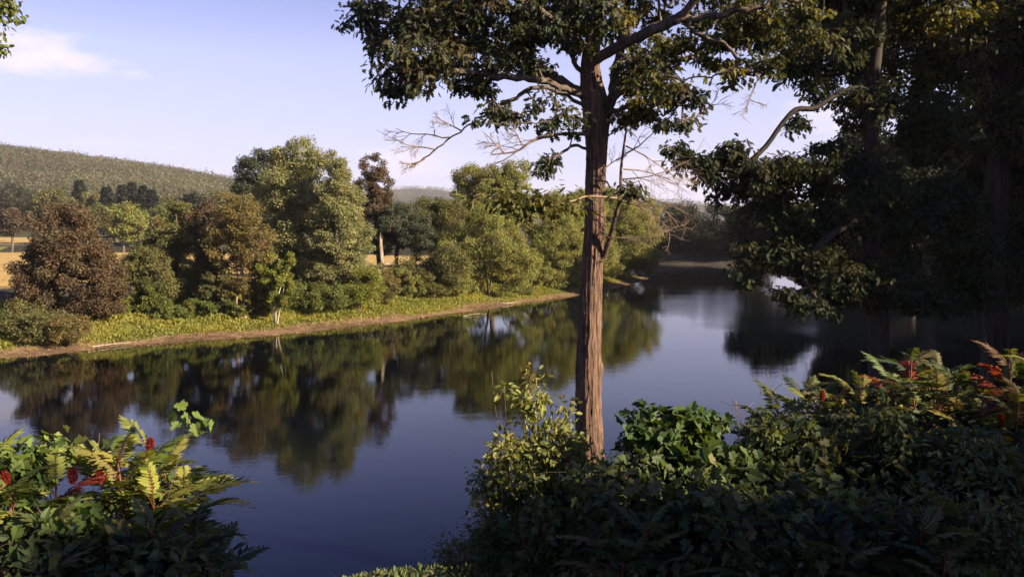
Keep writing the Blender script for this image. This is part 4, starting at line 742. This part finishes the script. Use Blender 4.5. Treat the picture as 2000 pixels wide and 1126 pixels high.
# right sumacs
G5 = 'sumacs on the near slope'
for lb, bx, Y_, tips, pal, red in [
    ('dark feathery sumac reaching over the water, leftmost of the right group', 1560, 7.6, [(1520, 790, 7.6), (1570, 770, 7.8), (1600, 800, 7.4), (1500, 850, 7.4)], 'shade', 0),
    ('sumac with a dark red fruit head and lit frond tips beside the open water', 1640, 7.2, [(1620, 790, 7.2), (1680, 760, 7.4), (1650, 830, 7.0), (1700, 800, 7.2)], 'sumacfall', .03),
    ('tall dark sumac whose top breaks the waterline reflection', 1790, 8.2, [(1780, 710, 8.2), (1830, 725, 8.4), (1740, 745, 8.0), (1850, 760, 8.0)], 'shade', .02),
    ('yellowing sunlit sumac in the middle of the right group', 1760, 7.0, [(1740, 770, 7.0), (1790, 780, 7.2), (1840, 760, 7.0), (1710, 830, 6.8), (1800, 840, 6.8)], 'sumacfall', .03),
    ('yellow sumac with hanging fronds left of the right photo edge', 1890, 6.6, [(1870, 750, 6.8), (1920, 770, 6.6), (1900, 820, 6.4), (1850, 850, 6.5), (1940, 850, 6.4)], 'sumacfall', .05),
    ('low sumac with rust tinged fronds in front of the yellowing one', 1700, 6.2, [(1650, 880, 6.2), (1720, 900, 6.1), (1780, 880, 6.3), (1600, 900, 6.2)], 'sumacfall', .02),
    ('low dull green sumac in front of the yellow one at the right', 1870, 5.8, [(1850, 900, 5.9), (1920, 910, 5.8), (1970, 900, 5.7), (1800, 930, 5.8)], 'sumacfall', .02),
    ('tall yellow green sumac touching the right photo edge', 1985, 6.4, [(1975, 700, 6.6), (2020, 720, 6.4), (1990, 780, 6.2), (2040, 820, 6.3), (1960, 860, 6.1)], 'sumacfall', .03)]:
    sumac(lb, gbase(bx, Y_), np.array([P(*t_) for t_ in tips]), pal, rf, .46*Y_/7, 17, fruit=[P(1606, 772, 7.1)] if 'fruit head' in lb else ([P(1955, 820, 6.2)] if 'left of the right' in lb else ()), red=red, group=G5)
# shaded undergrowth on the slope
G6 = 'shaded undergrowth on the near slope'
und = [('shaded shrub at the left foot of the sunlit sapling', 1000, 6.6, [(1010, 1000, 70, 45), (980, 1050, 80, 50)], T_LEAF, .07), ('creeping dark shrub along the bottom edge left of the sapling', 900, 6.3, [(900, 1110, 70, 25), (980, 1105, 70, 40)], T_LEAF, .06),
       ('shaded vine mound below the sunlit sapling', 1100, 6.0, [(1100, 1020, 90, 55), (1080, 1090, 100, 50)], T_GRAPE, .09), ('dark vine mound at the bottom below the oak trunk', 1200, 5.6, [(1210, 1030, 90, 60), (1200, 1100, 110, 50)], T_GRAPE, .09),
       ('dim green grape vine below the grape mound', 1330, 5.8, [(1330, 1000, 100, 60), (1320, 1080, 110, 60)], T_GRAPE, .11), ('broad leaved dark vine right of the grape mound', 1460, 6.2, [(1450, 955, 80, 45), (1510, 915, 55, 40), (1460, 1000, 90, 60)], T_GRAPE, .11),
       ('yellow green grape vine tangle in the shade', 1450, 5.2, [(1450, 1040, 100, 50), (1400, 1100, 110, 50)], T_GRAPE, .10), ('dark leafy shrub below the leftmost right sumac', 1580, 6.3, [(1570, 900, 80, 60), (1600, 970, 90, 60)], T_GRAPE, .10),
       ('dark leafy shrub at the bottom centre right', 1600, 5.2, [(1590, 1050, 110, 60), (1560, 1110, 120, 50)], T_GRAPE, .09), ('dark shrub with glinting small leaves under the yellowing sumac', 1740, 6.2, [(1720, 890, 90, 55), (1760, 950, 100, 60)], T_LEAF, .075),
       ('dark shrub at the bottom below the yellowing sumac', 1760, 5.2, [(1740, 1030, 120, 70), (1760, 1110, 120, 60)], T_LEAF, .075), ('dark shrub with pale glints near the right edge', 1900, 5.9, [(1880, 910, 90, 50), (1930, 960, 90, 60)], T_LEAF, .08),
       ('dark shrub in the bottom right corner', 1930, 5.0, [(1910, 1040, 120, 70), (1960, 1110, 120, 60)], T_LEAF, .075)]
for lb, bx, Y_, bl, tpl, sz in und:
    sz *= rf.uniform(.75, 1.25); bl = list(bl)+[(bl[0][0]+rf.uniform(-1, 1)*bl[0][2], bl[0][1]-bl[0][3]*rf.uniform(.8, 1.5), rf.uniform(9, 26), rf.uniform(14, 36)) for _ in range(5)]
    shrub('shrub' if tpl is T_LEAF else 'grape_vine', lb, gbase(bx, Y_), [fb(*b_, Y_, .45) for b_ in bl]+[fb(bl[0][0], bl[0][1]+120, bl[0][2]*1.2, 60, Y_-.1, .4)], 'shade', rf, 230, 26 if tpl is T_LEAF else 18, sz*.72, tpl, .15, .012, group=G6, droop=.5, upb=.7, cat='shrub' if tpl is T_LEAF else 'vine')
for px, py, Y_, lb in [(1490, 850, 6.6, 'bare grey twigs sticking up above the dark vine beside the water'), (1225, 905, 6.4, 'bare twigs beside the oak trunk in front of the water'), (905, 1080, 6.1, 'bare twigs at the bottom edge left of the sapling'), (1850, 1000, 5.0, 'dead grey stalks near the bottom right corner'), (1400, 960, 5.4, 'dead grey stalks in the shaded grape vines')]:
    b_ = P(px, py+60, Y_); b_[2] = max(gz(b_[0], b_[1]), b_[2]-.6); t_ = P(px, py, Y_)-b_; H_ = np.linalg.norm(t_)
    ps, rs = twigs([b_, b_+(.04, 0, 0), b_+(-.05, .03, 0)], [t_+(.1, 0, 0), t_+(-.15, 0, 0), t_*.8+(.25, 0, 0)], [H_*1.15, H_*1.0, H_*.85], rf, .0038, 2, 4, .1, .5)
    tag(mesh_obj('dead_stalks', [tubes(ps, rs, 4)], TWIG), lb, 'twigs', 'dead twigs in the undergrowth')
# ------------------------------------------------------------------ bank grass and weeds (uncountable)
def weeds():
    r_ = np.random.default_rng(31); n_ = 120000; pts = []
    segs = np.array(LEFTB[3:13]); L_ = np.linalg.norm(np.diff(segs, axis=0), axis=1); c = np.concatenate([[0], np.cumsum(L_)]); t_ = r_.random(n_)*c[-1]; i_ = np.searchsorted(c, t_)-1; i_ = i_.clip(0, len(L_)-1); f_ = (t_-c[i_])/L_[i_]
    p_ = segs[i_]+(segs[i_+1]-segs[i_])*f_[:, None]; dv = nrm(segs[i_+1]-segs[i_]); nn = np.stack([-dv[:, 1], dv[:, 0]], 1); off = .8+9.8*r_.random(n_)**1.1; p_ = p_+nn*off[:, None]+r_.normal(0, .3, (n_, 2))
    s0, _ = shore(p_[:, 0], p_[:, 1]); m_ = (s0 > .5)&(r_.random(n_) < np.clip((s0+.9*wob(p_[:, 0], p_[:, 1], .45)-1.5)/1.4, .05, 1)); p_ = p_[m_]; z = ground(p_[:, 0], p_[:, 1]); k_ = len(p_)
    org = np.stack([p_[:, 0], p_[:, 1], z], 1); clump = .5+.5*wob(p_[:, 0], p_[:, 1], 1.1, 5); hgt = (.10+.34*np.clip(s0[m_]/9, 0, 1)*clump)
    d = r_.normal(0, .45, (k_, 3))+np.array((0, 0, 1.)); up = r_.normal(0, 1, (k_, 3)); org[:, 2] += r_.random(k_)*hgt*.8
    c1 = np.array((.23, .21, .04)); c2 = np.array((.14, .16, .035)); tt = (.5+.5*wob(p_[:, 0], p_[:, 1], .6, 9)+r_.normal(0, .25, k_)).clip(0, 1); cc = c1*tt[:, None]+c2*(1-tt[:, None]); cc *= (1+r_.normal(0, .15, (k_, 1))).clip(.5, 1.5)
    tag(mesh_obj('bank_grass', flat(leafparts(T_RHOMB, org, d, up, .1+hgt*.7, cc)), LEAF), 'yellow green grass and weeds on the far river bank', 'grass', kind='stuff')
    n_ = 45000; x = r_.uniform(-9, 16, n_); y = r_.uniform(6, 20, n_); s0, _ = shore(x, y); m_ = (s0 > .3); x, y = x[m_], y[m_]; k_ = len(x); z = ground(x, y)
    org = np.stack([x, y, z], 1); d = r_.normal(0, .5, (k_, 3))+np.array((0, 0, .8)); tag(mesh_obj('slope_weeds', flat(leafparts(T_RHOMB, org, d, r_.normal(0, 1, (k_, 3)), r_.uniform(.07, .2, k_), pick('shade', k_, r_))), LEAF), 'dark weeds covering the near slope', 'weeds', kind='stuff')
    n_ = 3200; x = r_.uniform(-31, 22, n_); y = np.interp(x, [q_[0] for q_ in LEFTB[3:13]], [q_[1] for q_ in LEFTB[3:13]])+r_.uniform(-1.2, 4.5, n_)
    org = np.stack([x, y, np.maximum(ground(x, y), 0)+.015], 1); d = np.stack([r_.normal(0, 1, n_), r_.normal(0, 1, n_), r_.normal(0, .12, n_)], 1)
    tag(mesh_obj('shore_debris', flat(leafparts(T_CLUMP, org, d, np.tile((0, 0, 1.), (n_, 1))+r_.normal(0, .3, (n_, 3)), r_.uniform(.06, .22, n_), np.array((.2, .13, .085))*r_.uniform(.5, 1.7, (n_, 1)))), LEAF), 'scattered leaves and stones on the muddy shore', 'debris', kind='stuff')
weeds()
def drift(label, pts, r0):
    q = []
    for x_, y_, h_ in pts:
        w_ = P(x_, y_, 50); d_ = w_-np.array((0, 0, CAMH)); t_ = -(CAMH-.3)/d_[2]; w_ = np.array((0, 0, CAMH))+d_*t_; w_[2] = max(0, gz(w_[0], w_[1]))+h_; q.append(w_)
    pth = smoothpath(q, 9); ps, rs = twigs([pth[2], pth[5]], [(.3, 0, .4), (-.2, .1, .4)], [.5, .4], rf, r0*.4, 1, 2, .5)
    tag(mesh_obj('driftwood', [tubes([pth]+ps, [np.linspace(r0, r0*.4, 9)]+rs, 6)], BARKPALE, None, True), label, 'driftwood', 'driftwood along the muddy shore')
drift('bleached driftwood heap at the mouth of the dirt gully', [(180, 672, .08), (215, 668, .12), (255, 664, .06)], .035)
drift('long thin driftwood pole on the mud right of the gully', [(225, 666, .05), (290, 660, .06), (330, 655, .04)], .012)
drift('pale driftwood at the water edge left of the willow stems', [(905, 612, .06), (930, 609, .12), (950, 607, .05)], .025)
drift('driftwood lying at the roots of the willow stems', [(955, 588, .1), (985, 590, .1), (1010, 586, .06)], .05)
drift('driftwood branch on the mud point right of the oak trunk', [(1185, 572, .1), (1205, 568, .14), (1228, 560, .06)], .03)
# ------------------------------------------------------------------ passenger coach behind the camera (its shadow lies over the near slope)
def box(x0, x1, y0, y1, z0, z1):
    v = np.array([(x, y, z) for z in (z0, z1) for y in (y0, y1) for x in (x0, x1)], float); f = np.array([[0, 2, 3, 1], [4, 5, 7, 6], [0, 1, 5, 4], [2, 6, 7, 3], [0, 4, 6, 2], [1, 3, 7, 5]]); return (v, f, None)
steel = plain('coach_steel', (.45, .46, .48), .35, .7); glass = plain('coach_glass', (.02, .025, .03), .08); blk = plain('coach_underframe', (.03, .03, .03), .8)
for i_, (x0, x1, lb) in enumerate([(-12, 13, 'silver passenger coach the view is taken from, behind the camera'), (13.6, 38.6, 'silver passenger coach coupled ahead to the right, behind the camera')]):
    root = empty('passenger_coach', ((x0+x1)/2, -2.1, 6.4), lb, 'train coach', 'coaches of the train')
    mesh_obj('body', [box(x0, x1, -3.6, -.6, 7.2, 9.75)], steel, root); a_ = np.linspace(0, math.pi, 15); pr = np.stack([-2.1-1.5*np.cos(a_), 9.75+.75*np.sin(a_)], 1)
    v = np.array([(x, y, z) for x in (x0, x1) for y, z in pr]); f = np.array([[j, j+1, j+16, j+15] for j in range(14)]); mesh_obj('roof', [(v, f, None)], steel, root, True)
    for x in np.arange(x0+1.6, x1-2, 2.1): mesh_obj('window', [box(x, x+1.6, -.62, -.57, 7.95, 8.95)], glass, root)
    for x in (x0+3, x1-3): mesh_obj('bogie', [box(x-1.2, x+1.2, -3.1, -1.1, 6.45, 7.19)], blk, root)

# ------------------------------------------------------------------ evening haze
hm_, n, l, o = newmat('haze'); pv = n.new('ShaderNodeVolumePrincipled'); pv.inputs['Color'].default_value = (.82, .84, .95, 1); pv.inputs['Density'].default_value = .0001
l.new(pv.outputs[0], o.inputs['Volume']); tag(mesh_obj('haze', [box(-3600, 3600, -1600, 7100, -20, 300)], hm_), kind='stuff')
